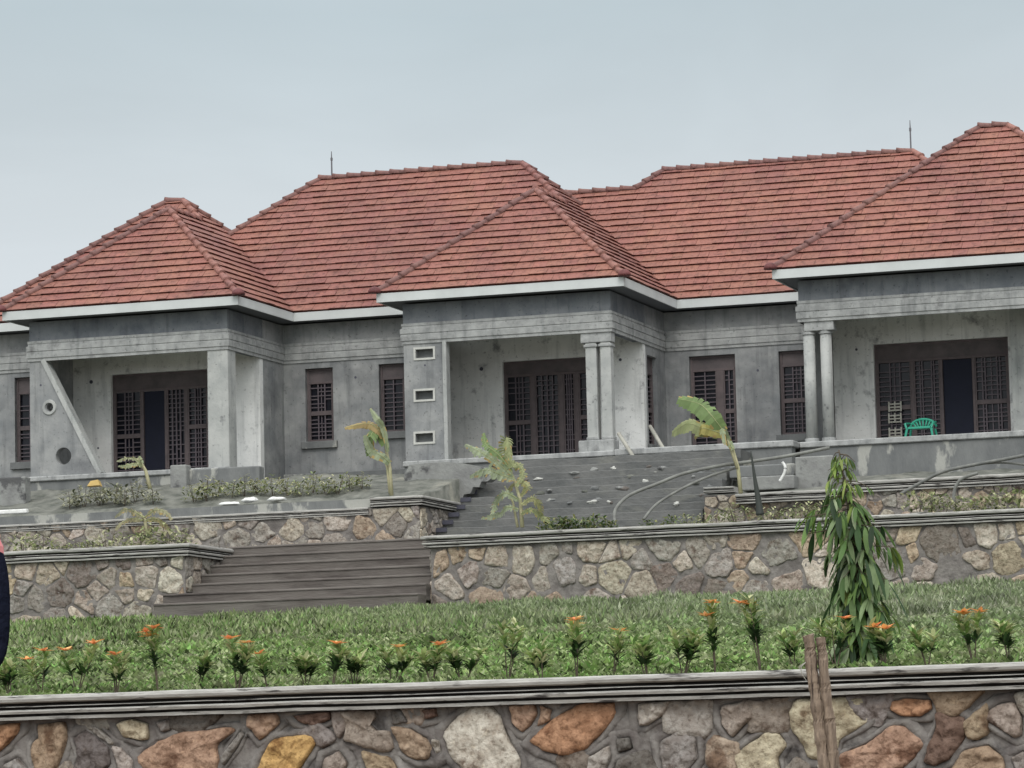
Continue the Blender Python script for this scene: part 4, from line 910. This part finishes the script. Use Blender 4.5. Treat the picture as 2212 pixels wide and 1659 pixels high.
shrub_row([52, 92, 130, 160, 196, 232, 262, 300, 332, 366, 398, 424], lambda x: 1180, 66.9, h_up, .36, 'y', 'on the bed of the left middle wall', 'shrubs on the bed of the left middle wall', 5)
shrub_row([1180, 1206, 1232, 1262, 1290, 1318, 1402, 1450], lambda x: 1125, 66.9, h_up, .24, 'g', 'on the bed right of the central banana plant', 'shrubs on the bed right of the central banana plant', 6)
shrub_row([1486, 1520, 1556, 1590, 1664, 1700, 1736, 1768], lambda x: 1110, 67.3, h_up, .34, 'y', 'on the bed around the dark spike', 'shrubs on the bed around the dark spike', 7)
shrub_row([1984, 2012, 2040, 2068, 2096, 2130, 2164, 2196], lambda x: 1090, 67.3, h_up, .34, 'y', 'on the bed right of the young tree', 'shrubs on the bed right of the young tree', 8)
# ------------------------------------------------------------------ young drooping tree
def young_tree():
    rg = random.Random(77); Y = 33.7; base = at(1868, 1446, Y); top = at(1812, 972, Y); base.z = h_lawn(base.x, Y)-.03
    root = empty('young_tree', base); tag(root, 'young drooping tree with long hanging leaves on the lawn beside the wooden post', 'tree')
    T = top-base; ax = lambda t: Vector((T.x*(t**1.5), .05*math.sin(t*3), T.z*t))
    s = MB(); s.tube([ax(i/12) for i in range(13)], [.022*(1-i/12)+.006 for i in range(13)], 8)
    # half widths (px) of the crown against height (0 bottom .. 1 top)
    prof = [(0, .20), (.1, .27), (.25, .31), (.4, .36), (.6, .40), (.75, .38), (.84, .29), (.9, .21), (1.0, .13)]
    def hw(t):
        for (a, b_), (c, d) in zip(prof, prof[1:]):
            if a <= t <= c: return b_+(d-b_)*(t-a)/(c-a)
        return .03
    f = MB()
    for i in range(100):
        t = .08+.92*(i/99); a = i*2.4+rg.uniform(-.3, .3); r = hw(t)*rg.uniform(.35, 1.05)*(1+.55*hashn(t*5, math.cos(a)*1.3, 3)); p = ax(t); tip = p+Vector((math.cos(a)*r, math.sin(a)*r*.8, rg.uniform(-.12, .04)))
        s.tube([p, (p+tip)/2+Vector((0, 0, .03)), tip], [.007, .005, .003], 4)
        for k in range(9 if t < .8 else 6):
            q = p+(tip-p)*rg.uniform(.25, 1); b_ = a+rg.uniform(-1.3, 1.3)
            young = rg.random() < (.75 if t > .8 else .10)
            col = rg.choice([(.22, .30, .07), (.28, .34, .10), (.16, .24, .06)]) if young else rg.choice([(.09, .16, .05), (.14, .22, .08), (.05, .10, .035), (.24, .32, .16), (.30, .35, .22), (.025, .05, .02), (.18, .29, .09)])
            L = rg.uniform(.13, .32)*(1 if t < .8 else .55)
            leaf(f, q, (math.cos(b_)*.55, math.sin(b_)*.55, -.35-rg.random()*.5), (math.cos(b_), math.sin(b_), .3), L, L*.10, (rg.uniform(-.5, .5), rg.uniform(-.5, .5), -1.0), vj(col, rg, .25), 6, .25)
    for i in range(12):      # long lower leaves spreading at the right and left
        a = rg.uniform(0, 6.28); p = ax(rg.uniform(.3, .6)); r = .3
        leaf(f, p+Vector((math.cos(a)*r, math.sin(a)*r, 0)), (math.cos(a)*.5, math.sin(a)*.5, -.6), (0, 0, 1), .42, .022, (0, 0, -.8), vj((.04, .08, .03), rg), 6, .1)
    s.build('trunk', M['bark'], root); f.build('crown', M['leaf'], root, False, True)
young_tree()
# ------------------------------------------------------------------ banana plants
def banana(label, Y, stems, leaves, seed, extra=0):
    """stems: list of pixel polylines; leaves: (pixel polyline of midrib, half width px, colour)"""
    rg = random.Random(seed); b0 = at(*stems[0][0], Y); root = empty('banana_plant', b0); tag(root, label, 'banana plant', 'banana plants')
    px2m = Y/FPX*1.06
    for sidx, stp in enumerate(stems):
        s = MB(); pts = [at(*p, Y+.06*i)-b0 for i, p in enumerate(stp)]; pts[0].z -= .1
        s.tube(pts, [.045*(1-.55*i/(len(pts)-1)) if sidx == 0 else .03*(1-.5*i/(len(pts)-1)) for i in range(len(pts))], 7); s.build('stem', M['palebark'], root, True)
    for pts_, hw, colr in leaves:
        f = MB(); K = [at(*p, Y-.05+.10*i*rg.choice((-1, 1)))-b0 for i, p in enumerate(pts_)]
        br_ = seed in (1, 3); n = 14 if br_ else 24; P = []; hw *= 1.4 if seed == 3 else .95 if seed == 1 else 1.1
        for i in range(n+1):
            t = i/n*(len(K)-1); k = min(int(t), len(K)-2); u_ = t-k
            p0, p1, p2, p3 = K[max(k-1, 0)], K[k], K[k+1], K[min(k+2, len(K)-1)]
            P.append(.5*((2*p1)+(p2-p0)*u_+(2*p0-5*p1+4*p2-p3)*u_*u_+(3*p1-p0-3*p2+p3)*u_**3))
        for i in range(n):
            t = (i+.5)/n; wd = hw*px2m*math.sin(math.pi*(t*.86+.1))**.6; d = (P[i+1]-P[i]); dn = d.normalized()
            for sg in (-1, 1):
                sd_ = dn.cross(Vector((.15, -1, .25))).normalized()*sg; sd_ = (sd_+Vector((0, rg.uniform(-.4, .2)*(.2 if br_ else 1), -.35))).normalized(); wr = wd*rg.uniform(.6, 1.15)
                wr = wd*rg.uniform(.9, 1.06) if br_ else wr
                if rg.random() < (.08 if br_ else .18): wr *= rg.uniform(.5, .8)
                sag = Vector((0, 0, -wr*.25)); e0 = P[i]+dn*d.length*(-.05 if br_ else rg.uniform(0, .12)); e1_ = P[i+1]-dn*d.length*(-.05 if br_ else rg.uniform(-.1, .10))
                edge = rg.random() < .22; c = vj(colr, rg, .18); c2 = vj((.42, .30, .12), rg) if edge else c
                V = [e0, e1_, e1_+sd_*wr*.6+sag*.3+dn*wr*.15, e0+sd_*wr*.6+sag*.3+dn*wr*.15, e1_+sd_*wr+sag+dn*wr*.3, e0+sd_*wr*rg.uniform(.85, 1)+sag+dn*wr*.3]
                f.add(V, [(0, 1, 2, 3)], c); f.add(V, [(3, 2, 4, 5)], c2)
        f.tube(P, [.012*(1-.8*i/n) for i in range(n+1)], 5, (.40, .42, .22))
        f.build('leaf', M['leaf'], root, False, True)
LG, LY, LB, LP = (.18, .25, .10), (.31, .33, .17), (.42, .31, .15), (.31, .35, .23)
banana('banana plant with folded brown-tipped leaf before the second narrow window', 70.9, [[(846, 1062), (842, 1010), (832, 960), (822, 925)], [(842, 1055), (836, 1010), (822, 975)]],
       [([(828, 945), (812, 922), (790, 915), (745, 924)], 11, LB), ([(832, 960), (815, 925), (800, 945), (797, 985)], 17, LG), ([(838, 975), (828, 925), (812, 900), (800, 882)], 8, LP), ([(842, 1000), (825, 985), (802, 972), (788, 940)], 12, LP)], 1)
banana('bushy tattered banana plant in front of the central porch door', 68.6, [[(1128, 1128), (1124, 1080), (1112, 1040), (1100, 1010)], [(1118, 1128), (1108, 1085), (1090, 1050)]],
       [([(1108, 1030), (1075, 1000), (1035, 975), (1005, 960)], 12, LP), ([(1105, 1020), (1080, 985), (1050, 960), (1045, 935)], 10, LG), ([(1110, 1010), (1090, 975), (1095, 945), (1102, 990)], 13, LY), ([(1112, 1035), (1080, 1025), (1050, 1015), (1015, 1030)], 12, LP), ([(1115, 1050), (1130, 1020), (1112, 1000), (1090, 1000)], 10, LY),
        ([(1122, 1080), (1090, 1065), (1070, 1090), (1062, 1110)], 9, LP), ([(1126, 1090), (1150, 1075), (1165, 1090), (1170, 1112)], 9, (.34, .33, .16)), ([(1120, 1100), (1095, 1095), (1080, 1110), (1040, 1120)], 8, LP), ([(1124, 1070), (1140, 1050), (1120, 1040), (1095, 1062)], 9, (.34, .33, .16)), ([(1126, 1110), (1148, 1100), (1172, 1118), (1190, 1128)], 8, LY)], 2)
banana('banana plant with a broad green leaf blown left before the recessed door', 70.2, [[(1600, 1055), (1594, 1010), (1580, 960), (1560, 925)], [(1592, 1000), (1570, 945), (1550, 925)]],
       [([(1562, 930), (1535, 895), (1510, 872), (1465, 862)], 17, LG), ([(1560, 935), (1520, 925), (1485, 915), (1452, 935)], 13, LY), ([(1568, 940), (1540, 930), (1515, 925), (1500, 945)], 9, (.34, .30, .10)), ([(1584, 970), (1572, 950), (1560, 925), (1566, 960)], 6, LP)], 3)
banana('small wilted banana plant with pale leaves under the left porch door', 71.6, [[(324, 1045), (315, 1018), (305, 1000), (298, 990)]],
       [([(306, 1002), (290, 990), (270, 990), (252, 996)], 6, (.42, .42, .28)), ([(308, 1006), (292, 1002), (272, 1006), (256, 1006)], 6, (.40, .42, .26)), ([(304, 1000), (305, 992), (300, 986), (310, 1000)], 4, LP)], 4)
banana('dried banana clump hanging over the coping, left of the steps', 69.6, [[(318, 1138), (312, 1122), (300, 1110)]],
       [([(312, 1118), (290, 1105), (270, 1100), (248, 1118)], 8, (.34, .31, .20)), ([(312, 1118), (335, 1102), (355, 1105), (372, 1122)], 8, (.36, .33, .21)), ([(308, 1124), (285, 1120), (262, 1130), (250, 1145)], 7, (.33, .29, .18)), ([(314, 1124), (335, 1120), (352, 1130), (366, 1145)], 7, (.36, .32, .17))], 5)
# ------------------------------------------------------------------ green plastic chair
def chair():
    Y = 76.75; L = at(1958, 950, Y); Rr = at(2023, 950, Y); wd = (Rr.x-L.x); cx = (L.x+Rr.x)/2; ztop = at(1990, 902, Y).z
    root = empty('plastic_chair', (cx, Y, ZF-.01)); tag(root, 'green plastic armchair standing before the right porch doorway', 'chair'); h = ztop-(ZF-.01); w2 = wd/2
    m = MB(); m.box((-w2*.72, -.22, h*.50), (w2*.72, .22, h*.50+.03)); m.box((-w2*.74, -.235, h*.46), (w2*.74, -.221, h*.50+.02)); bevel(m.build('seat', M['green'], root), .01, 2)
    for sx_ in (-1, 1):
        for sy_ in (-1, 1):
            m = MB(); m.tube([(sx_*w2*.93, sy_*.26, 0), (sx_*w2*.80, sy_*.2, h*.5)], [.022, .028], 6); m.build('leg', M['green'], root)
        m = MB(); m.tube([(sx_*w2*.82, -.22, h*.48), (sx_*w2*.92, -.2, h*.70), (sx_*w2*.95, .0, h*.76), (sx_*w2*.86, .22, h*.80)], [.022, .024, .026, .022], 6); m.build('armrest', M['green'], root)
    b_ = MB(); arc = [(math.cos(math.pi*k/14)*w2*.86, .24, h*.60+math.sin(math.pi*k/14)*h*.37) for k in range(15)]; b_.tube(arc, .03, 6)
    for k in range(-3, 4):
        a_ = k*.30; b_.tube([(math.sin(a_)*w2*.42, .22, h*.51), (math.sin(a_)*w2*.86, .24, h*.60+math.cos(a_)*h*.36)], [.016, .022], 5)
    b_.box((-w2*.5, .21, h*.50), (w2*.5, .235, h*.60)); b_.build('backrest', M['green'], root, True)
chair()
# white chairs glimpsed behind the grille of the right porch
x0, x1, z0_, z1_ = rC
for k, (px, py) in enumerate(((1933, 878), (1933, 903), (1934, 934))):
    p = at(px, py, YCb+.05); m = MB(); m.box((-.15, 0, -.11), (-.115, .02, .11)); m.box((.115, 0, -.11), (.15, .02, .11)); [m.box((-.115, .001, z_), (.115, .019, z_+.03)) for z_ in (-.10, -.03, .04)]; m.box((-.015, -.002, -.07), (.015, .0, .11))
    o = bevel(m.build('chair_back', M['pole']), .008); o.location = (p.x, YCb+.05, p.z); tag(o, ['top', 'middle', 'lowest'][k]+' pale chair back behind the left grille of the right porch', 'chair back', 'pale chair backs behind the grille')
# ------------------------------------------------------------------ post, poles, pipes, litter
def post():
    Y = 30.2; b0 = at(1795, 1690, Y); t0 = at(1758, 1372, Y); root = empty('wooden_post', (b0.x, Y, -.25)); tag(root, 'rough split wooden post leaning in front of the nearest wall', 'post')
    rg = random.Random(5)
    for off, wd, top, dx in ((-.040, .050, 1.0, 0.), (.042, .046, .985, .012)):
        P = []; Rr = []
        for i in range(26):
            t = i/25; p = Vector((b0.x+(t0.x-b0.x)*t, Y, b0.z+(t0.z-b0.z)*t*top)); P.append((p.x-b0.x+off*(1+.25*t)+.006*hashn(t*9, off*40), .012*hashn(t*6, 9)+dx, p.z+.25)); Rr.append(wd*(1+.22*hashn(t*11, off*70)+.15*hashn(t*31, off*9)))
        P[0] = (P[0][0], P[0][1], -.1)
        m = MB(); m.tube(P, Rr, 9); m.V = [(v[0]+.006*hashn(v[0]*60, v[1]*60, v[2]*5), v[1]*1.1, v[2]+.02*hashn(v[0]*50, v[1]*50, 3)*(v[2] > 1)) for v in m.V]
        m.build('split_stake', M['wood'], root)
    m = MB(); q = at(1740, 1440, Y)-Vector((b0.x, Y, -.25)); 
    for k in range(4): m.tube([(q.x+.02, -.04, q.z+.04), (q.x-.02-.01*k, -.05, q.z+.0), (q.x-.03+.015*k, -.05, q.z-.06-.02*k)], .0025, 4)
    m.build('string_fibre', M['pole'], root)
post()
def stick(name, pts, Y, r, m, label, cat, group=None, dy=0, n=7, smooth=True):
    P = [at(p[0], p[1], Y+dy*i) for i, p in enumerate(pts)]; b0 = P[0].copy(); K = []
    for k in range(len(P)-1):
        p0, p1, p2, p3 = P[max(k-1, 0)], P[k], P[k+1], P[min(k+2, len(P)-1)]; q = 5 if len(P) > 2 else 1
        for i in range(q): u_ = i/q; K.append(.5*((2*p1)+(p2-p0)*u_+(2*p0-5*p1+4*p2-p3)*u_*u_+(3*p1-p0-3*p2+p3)*u_**3)-b0)
    K.append(P[-1]-b0); rr = r if not isinstance(r, tuple) else [r[0]+(r[1]-r[0])*i/(len(K)-1) for i in range(len(K))]
    mb = MB(); mb.tube(K, rr, n); o = mb.build(name, M[m], None, smooth); o.location = b0; return tag(o, label, cat, group)
stick('wooden_pole', [(1378, 1003), (1336, 936)], 75.0, .045, 'pole', 'pale pole leaning against the right wall of the central porch', 'pole', 'poles leaning by the central porch', dy=.4)
stick('wooden_pole', [(1452, 1001), (1404, 921)], 75.6, .045, 'pole', 'pale pole leaning below the narrow side window of the central porch', 'pole', 'poles leaning by the central porch', dy=.8)
stick('pipe', [(1328, 1130), (1330, 1100), (1360, 1070), (1420, 1045), (1480, 1022), (1560, 1005), (1600, 1000), (1700, 985), (1792, 967)], 69.0, .035, 'pipe', 'long grey pipe arching from the right middle coping up to the right porch', 'pipe', dy=.25)
stick('pipe', [(1390, 1122), (1420, 1088), (1480, 1052), (1540, 1026), (1592, 1010)], 69.3, .028, 'pipe', 'shorter grey pipe on the dark steps beneath the long arching pipe', 'pipe', dy=.3)
stick('hose', [(1944, 1068), (1990, 1042), (2040, 1018), (2120, 1001), (2170, 992), (2230, 980)], 70.5, .035, 'dpipe', 'dark hose arching up to the right edge behind the young tree', 'hose')
stick('hose', [(2115, 1002), (2160, 999), (2200, 1002), (2240, 1008)], 70.6, .025, 'dpipe', 'thin dark hose drooping from the arching hose at the right edge', 'hose')
stick('pipe', [(2060, 1086), (2063, 1055), (2078, 1034), (2112, 1022)], 70.3, .035, 'pipe', 'short pale pipe bent upright on the bed near the right edge', 'pipe')
stick('pipe', [(1684, 1040), (1694, 1022), (1696, 1008), (1690, 998)], 70.8, .03, 'white', 'short white curved pipe end standing left of the plaster block', 'pipe')
stick('plant_spike', [(1642, 1112), (1638, 1080), (1630, 1030), (1622, 974)], 67.0, (.085, .008), 'darkleaf', 'tall dark pointed spike standing on the bed of the right middle wall', 'spike', n=6)
def blob(name, px, py, Y, sx_, sy_, sz_, m, label, cat, seed, group=None, rot=0):
    p = at(px, py, Y); V = []; F = []; n = 14; r = 8
    for i in range(r+1):
        e = -math.pi/2+math.pi*i/r
        for j in range(n):
            q = 2*math.pi*j/n; d = Vector((math.cos(q)*math.cos(e), math.sin(q)*math.cos(e), math.sin(e))); k = 1+.45*hashn(d.x*1.6+seed, d.y*1.6, d.z*1.6)+.15*hashn(d.x*4, d.y*4, d.z*4+seed)
            V.append((d.x*sx_*k, d.y*sy_*k, d.z*sz_*k))
    for i in range(r):
        for j in range(n): F.append((i*n+j, i*n+(j+1) % n, (i+1)*n+(j+1) % n, (i+1)*n+j))
    o = mesh_obj(name, V, F, M[m], None, True); o.location = (p.x, Y, p.z); o.rotation_euler = (0, rot, 0); return tag(o, label, cat, group)
blob('plastic_sheet', 494, 1088, 70.35, .28, .1, .035, 'white', 'flat white plastic sheet lying on the upper coping, left of two white bags', 'plastic sheet', 3)
blob('plastic_bag', 540, 1080, 70.45, .17, .13, .055, 'white', 'crumpled white bag on the upper coping, left of its twin', 'bag', 5, 'white bags on the upper coping')
blob('plastic_bag', 598, 1078, 70.45, .2, .13, .05, 'white', 'crumpled white bag on the upper coping, right of its twin', 'bag', 9, 'white bags on the upper coping')
mb = MB(); pts = [at(0, 1050, 72.6), at(60, 1046, 72.6)]
a = at(-40, 1098, 70.2); b_ = at(57, 1108, 70.2); mb = MB(); mb.box((0, 0, 0), (b_.x-a.x, .12, .09)); o = bevel(mb.build('timber_beam', M['white']), .02, 2); o.location = (a.x, 70.2, b_.z); tag(o, 'short pale squared beam lying at the left edge on the upper bank', 'beam')
a = at(188, 1050, 72.2); mb = MB(); mb.add([(0, 0, 0), (.32, -.05, .0), (.26, .0, .13), (.07, .03, .11), (0, .1, -.02), (.32, .1, -.02), (.26, .12, .1), (.07, .12, .09)], [(0, 1, 2, 3), (4, 7, 6, 5), (0, 4, 5, 1), (1, 5, 6, 2), (2, 6, 7, 3), (3, 7, 4, 0)]); o = mb.build('yellow_sheet', M['yellow']); o.location = a; tag(o, 'bright yellow sheet folded on the bank under the left porch', 'sheet')
# cement blocks and plaster lumps
def block(name, px0, px1, py0, py1, Y, dep, m, label, cat, bv=.03):
    r_ = pxr(px0, px1, py0, py1, Y); mb = MB(); mb.box((0, 0, 0), (r_[1]-r_[0], dep, r_[3]-r_[2])); o = bevel(mb.build(name, M[m]), bv, 3); o.location = (r_[0], Y, r_[2]); return tag(o, label, cat)
block('cement_pier', 367, 402, 1004, 1066, 73.3, .3, 'mound', 'short pale cement pier below the left porch doorway', 'pier')
block('cement_wall', -60, 54, 1032, 1098, 72.3, .3, 'mound', 'low pale cement wall at the left edge, below the cut-off window', 'wall')
block('low_wall', 402, 560, 1010, 1046, 73.5, .3, 'plinth', 'low dark cement wall between the pale pier and the left porch pillar', 'wall')
block('cement_block', 1718, 1800, 985, 1062, 72.4, .8, 'mound', 'tall cement stair block left of the young tree, below the round columns', 'block')
block('cement_step', 1600, 1715, 1028, 1058, 72.0, .5, 'mound', 'low cement step beside the tall stair block', 'step')
block('cement_step', 1575, 1716, 1004, 1030, 73.2, .5, 'plinth', 'upper dark cement step beside the tall stair block', 'step')
# stones lying on the dark steps
BK = [(1280, 1085, .17, .05, 'vent', 'flat white slab'), (1317, 1085, .06, .04, 'vent', 'small white stone'), (1326, 1012, .10, .05, 'vent', 'pale stone by the porch slab edge'), (1285, 1015, .12, .05, 'mound', 'grey stone by the porch slab edge'), (1165, 1035, .12, .04, 'vent', 'pale flat stone'), (1240, 1022, .14, .04, 'mound', 'long grey stone'),
      (1395, 1040, .08, .06, 'vent', 'round pale stone'), (1188, 1060, .07, .04, 'mound', 'small grey stone'), (1430, 1012, .10, .05, 'mound', 'grey stone near the leaning pole'), (1462, 1090, .08, .05, 'vent', 'pale stone by the shrubs')]
for i, (px, py, sx_, sz_, m_, lb) in enumerate(BK):
    # find the bank surface under this pixel
    Y = 67.
    while Y < 74.8:
        p = at(px, py, Y)
        if h_st(p.x, Y) >= p.z: break
        Y += .05
    blob('loose_stone', px, py, Y, sx_, .1, sz_, m_, lb+[' low on the dark steps', ' right of the white slab', '', ' left of centre', ' high on the dark steps', ' below the central porch', ' under the arching pipe', ' on the left of the bank', '', ''][i]+' in front of the central porch', 'stone', 20+i, 'loose stones on the dark steps')
rg9 = random.Random(99)
for i in range(34):
    px = rg9.uniform(1130, 1600); py = rg9.choice([1020, 1024, 1030, 1036, 1062, 1088])+rg9.uniform(-7, 7)-(px-1130)*.035; Y = 67.3
    while Y < 74.8:
        p = at(px, py, Y)
        if h_st(p.x, Y) >= p.z: break
        Y += .05
    if Y > 74.7: continue
    blob('rubble_stone', px, py, Y, rg9.uniform(.05, .15), .07, rg9.uniform(.03, .06), rg9.choice(['plinth', 'plinth', 'soil', 'mound', 'step']), 'small grey rubble stone scattered on the dark steps before the central porch', 'stone', 60+i, 'rubble scattered on the dark steps')
# ------------------------------------------------------------------ person at the left edge (only the shoulder and arm reach the frame)
def person():
    Y = 7.7; gz = -1.35+.042*Y; e = at(-14, 1138, Y); H = (e.z-gz)/.815; cx = e.x-.128*H
    root = empty('person', (cx, Y, gz)); tag(root, 'person in navy clothes with a pink shoulder, cut off by the left edge', 'person')
    def skin(name, J, E, mat_, parent, lv=2):
        me = bpy.data.meshes.new(name); me.from_pydata([Vector(j[0])*H for j in J], E, []); o = bpy.data.objects.new(name, me); COL.objects.link(o); o.parent = parent
        sk = o.modifiers.new('skin', 'SKIN'); ss = o.modifiers.new('sub', 'SUBSURF'); ss.levels = ss.render_levels = lv
        for v, j in zip(me.skin_vertices[0].data, J): v.radius = (j[1]*H, j[2]*H)
        me.skin_vertices[0].data[0].use_root = True; me.materials.append(mat_)
        for p_ in me.polygons: p_.use_smooth = True
        return o
    J = [((0, 0, .53), .085, .06), ((0, 0, .62), .075, .055), ((0, -.005, .72), .088, .06), ((0, 0, .80), .07, .05), ((0, 0, .845), .032, .033), ((0, -.005, .885), .030, .034),
         ((.085, 0, .80), .042, .042), ((.112, .0, .775), .036, .038), ((.119, .005, .66), .023, .026), ((.06, -.13, .63), .019, .02), ((.035, -.16, .64), .012, .018),
         ((-.085, 0, .80), .042, .042), ((-.112, .0, .775), .036, .038), ((-.135, .005, .64), .026, .028), ((-.13, -.03, .52), .019, .02), ((-.125, -.04, .475), .012, .018),
         ((.052, 0, .47), .055, .058), ((.057, -.005, .28), .036, .04), ((.06, .01, .06), .022, .024), ((.062, -.06, .02), .022, .018),
         ((-.052, 0, .47), .055, .058), ((-.057, -.005, .28), .036, .04), ((-.06, .01, .06), .022, .024), ((-.062, -.06, .02), .022, .018)]
    E = [(0, 1), (1, 2), (2, 3), (3, 4), (4, 5), (3, 6), (6, 7), (7, 8), (8, 9), (9, 10), (3, 11), (11, 12), (12, 13), (13, 14), (14, 15), (0, 16), (16, 17), (17, 18), (18, 19), (0, 20), (20, 21), (21, 22), (22, 23)]
    skin('body', J, E, M['navycloth'], root)
    V = []; F = []; n = 20; r = 14
    for i in range(r+1):
        ee = -math.pi/2+math.pi*i/r
        for j in range(n):
            q = 2*math.pi*j/n; d = Vector((math.cos(q)*math.cos(ee), math.sin(q)*math.cos(ee), math.sin(ee))); y = d.y*.055
            if d.y < 0: y -= .010*math.exp(-((d.x/.18)**2+((d.z+.1)/.25)**2)) + .004*math.exp(-((d.x/.35)**2+((d.z+.5)/.12)**2)) - .005*(math.exp(-(((d.x-.38)/.18)**2+((d.z-.1)/.14)**2))+math.exp(-(((d.x+.38)/.18)**2+((d.z-.1)/.14)**2)))
            V.append((d.x*.044*(1-.15*max(0, -d.z))*H, y*H, (.935+d.z*.066)*H))
    for i in range(r):
        for j in range(n): F.append((i*n+j, i*n+(j+1) % n, (i+1)*n+(j+1) % n, (i+1)*n+j))
    hd = mesh_obj('head', V, F, M['skin'], root, True)
    hv = [(v[0]*1.07, v[1]*1.07+.006*H, v[2]+.006*H) for v in V]; hf_ = [f for f in F if V[f[0]][2] > .945*H or V[f[0]][1] > .008*H]
    mesh_obj('hair', hv, hf_, M['hair'], hd, True)
    for s_ in (-1, 1):
        m = MB(); m.tube([(s_*.043*H, 0, .92*H), (s_*.049*H, .004*H, .935*H), (s_*.046*H, .006*H, .95*H)], [.004*H, .009*H, .006*H], 6); m.build('ear', M['skin'], hd, True)
        m = MB(); wx = .105 if s_ > 0 else -.13; wz = .50; 
        base = Vector(((.030 if s_ > 0 else -.126)*H, -.165*H if s_ > 0 else -.04*H, .655*H if s_ > 0 else .475*H))
        m.tube([base+Vector((0, 0, .012*H)), base, base+Vector((0, -.004*H, -.03*H)), base+Vector((0, -.006*H, -.05*H))], [.011*H, .016*H, .02*H, .014*H], 8)
        for k in range(4):
            x_ = (k-1.5)*.0085*H; L_ = (.040, .046, .044, .034)[k]*H; p0 = base+Vector((x_*.3, -.006*H+x_, -.048*H)); m.tube([p0, p0+Vector((0, -.002*H, -L_*.5)), p0+Vector((-s_*.008*H, -.004*H, -L_))], [.0052*H, .005*H, .0035*H], 6)
        p0 = base+Vector((-s_*.012*H, -.012*H, -.012*H)); m.tube([p0, p0+Vector((-s_*.012*H, -.014*H, -.02*H)), p0+Vector((-s_*.012*H, -.016*H, -.04*H))], [.007*H, .006*H, .004*H], 6)
        m.build('hand', M['skin'], root, True)
    # pink yoke over the shoulders
    Jp = [((0, 0, .79), .078, .058), ((0, 0, .825), .06, .05), ((.09, 0, .803), .045, .045), ((.121, 0, .752), .046, .047), ((-.09, 0, .803), .045, .045), ((-.116, 0, .782), .0395, .041)]
    skin('shoulder_cloth', Jp, [(0, 1), (0, 2), (2, 3), (0, 4), (4, 5)], M['pinkcloth'], root)
person()
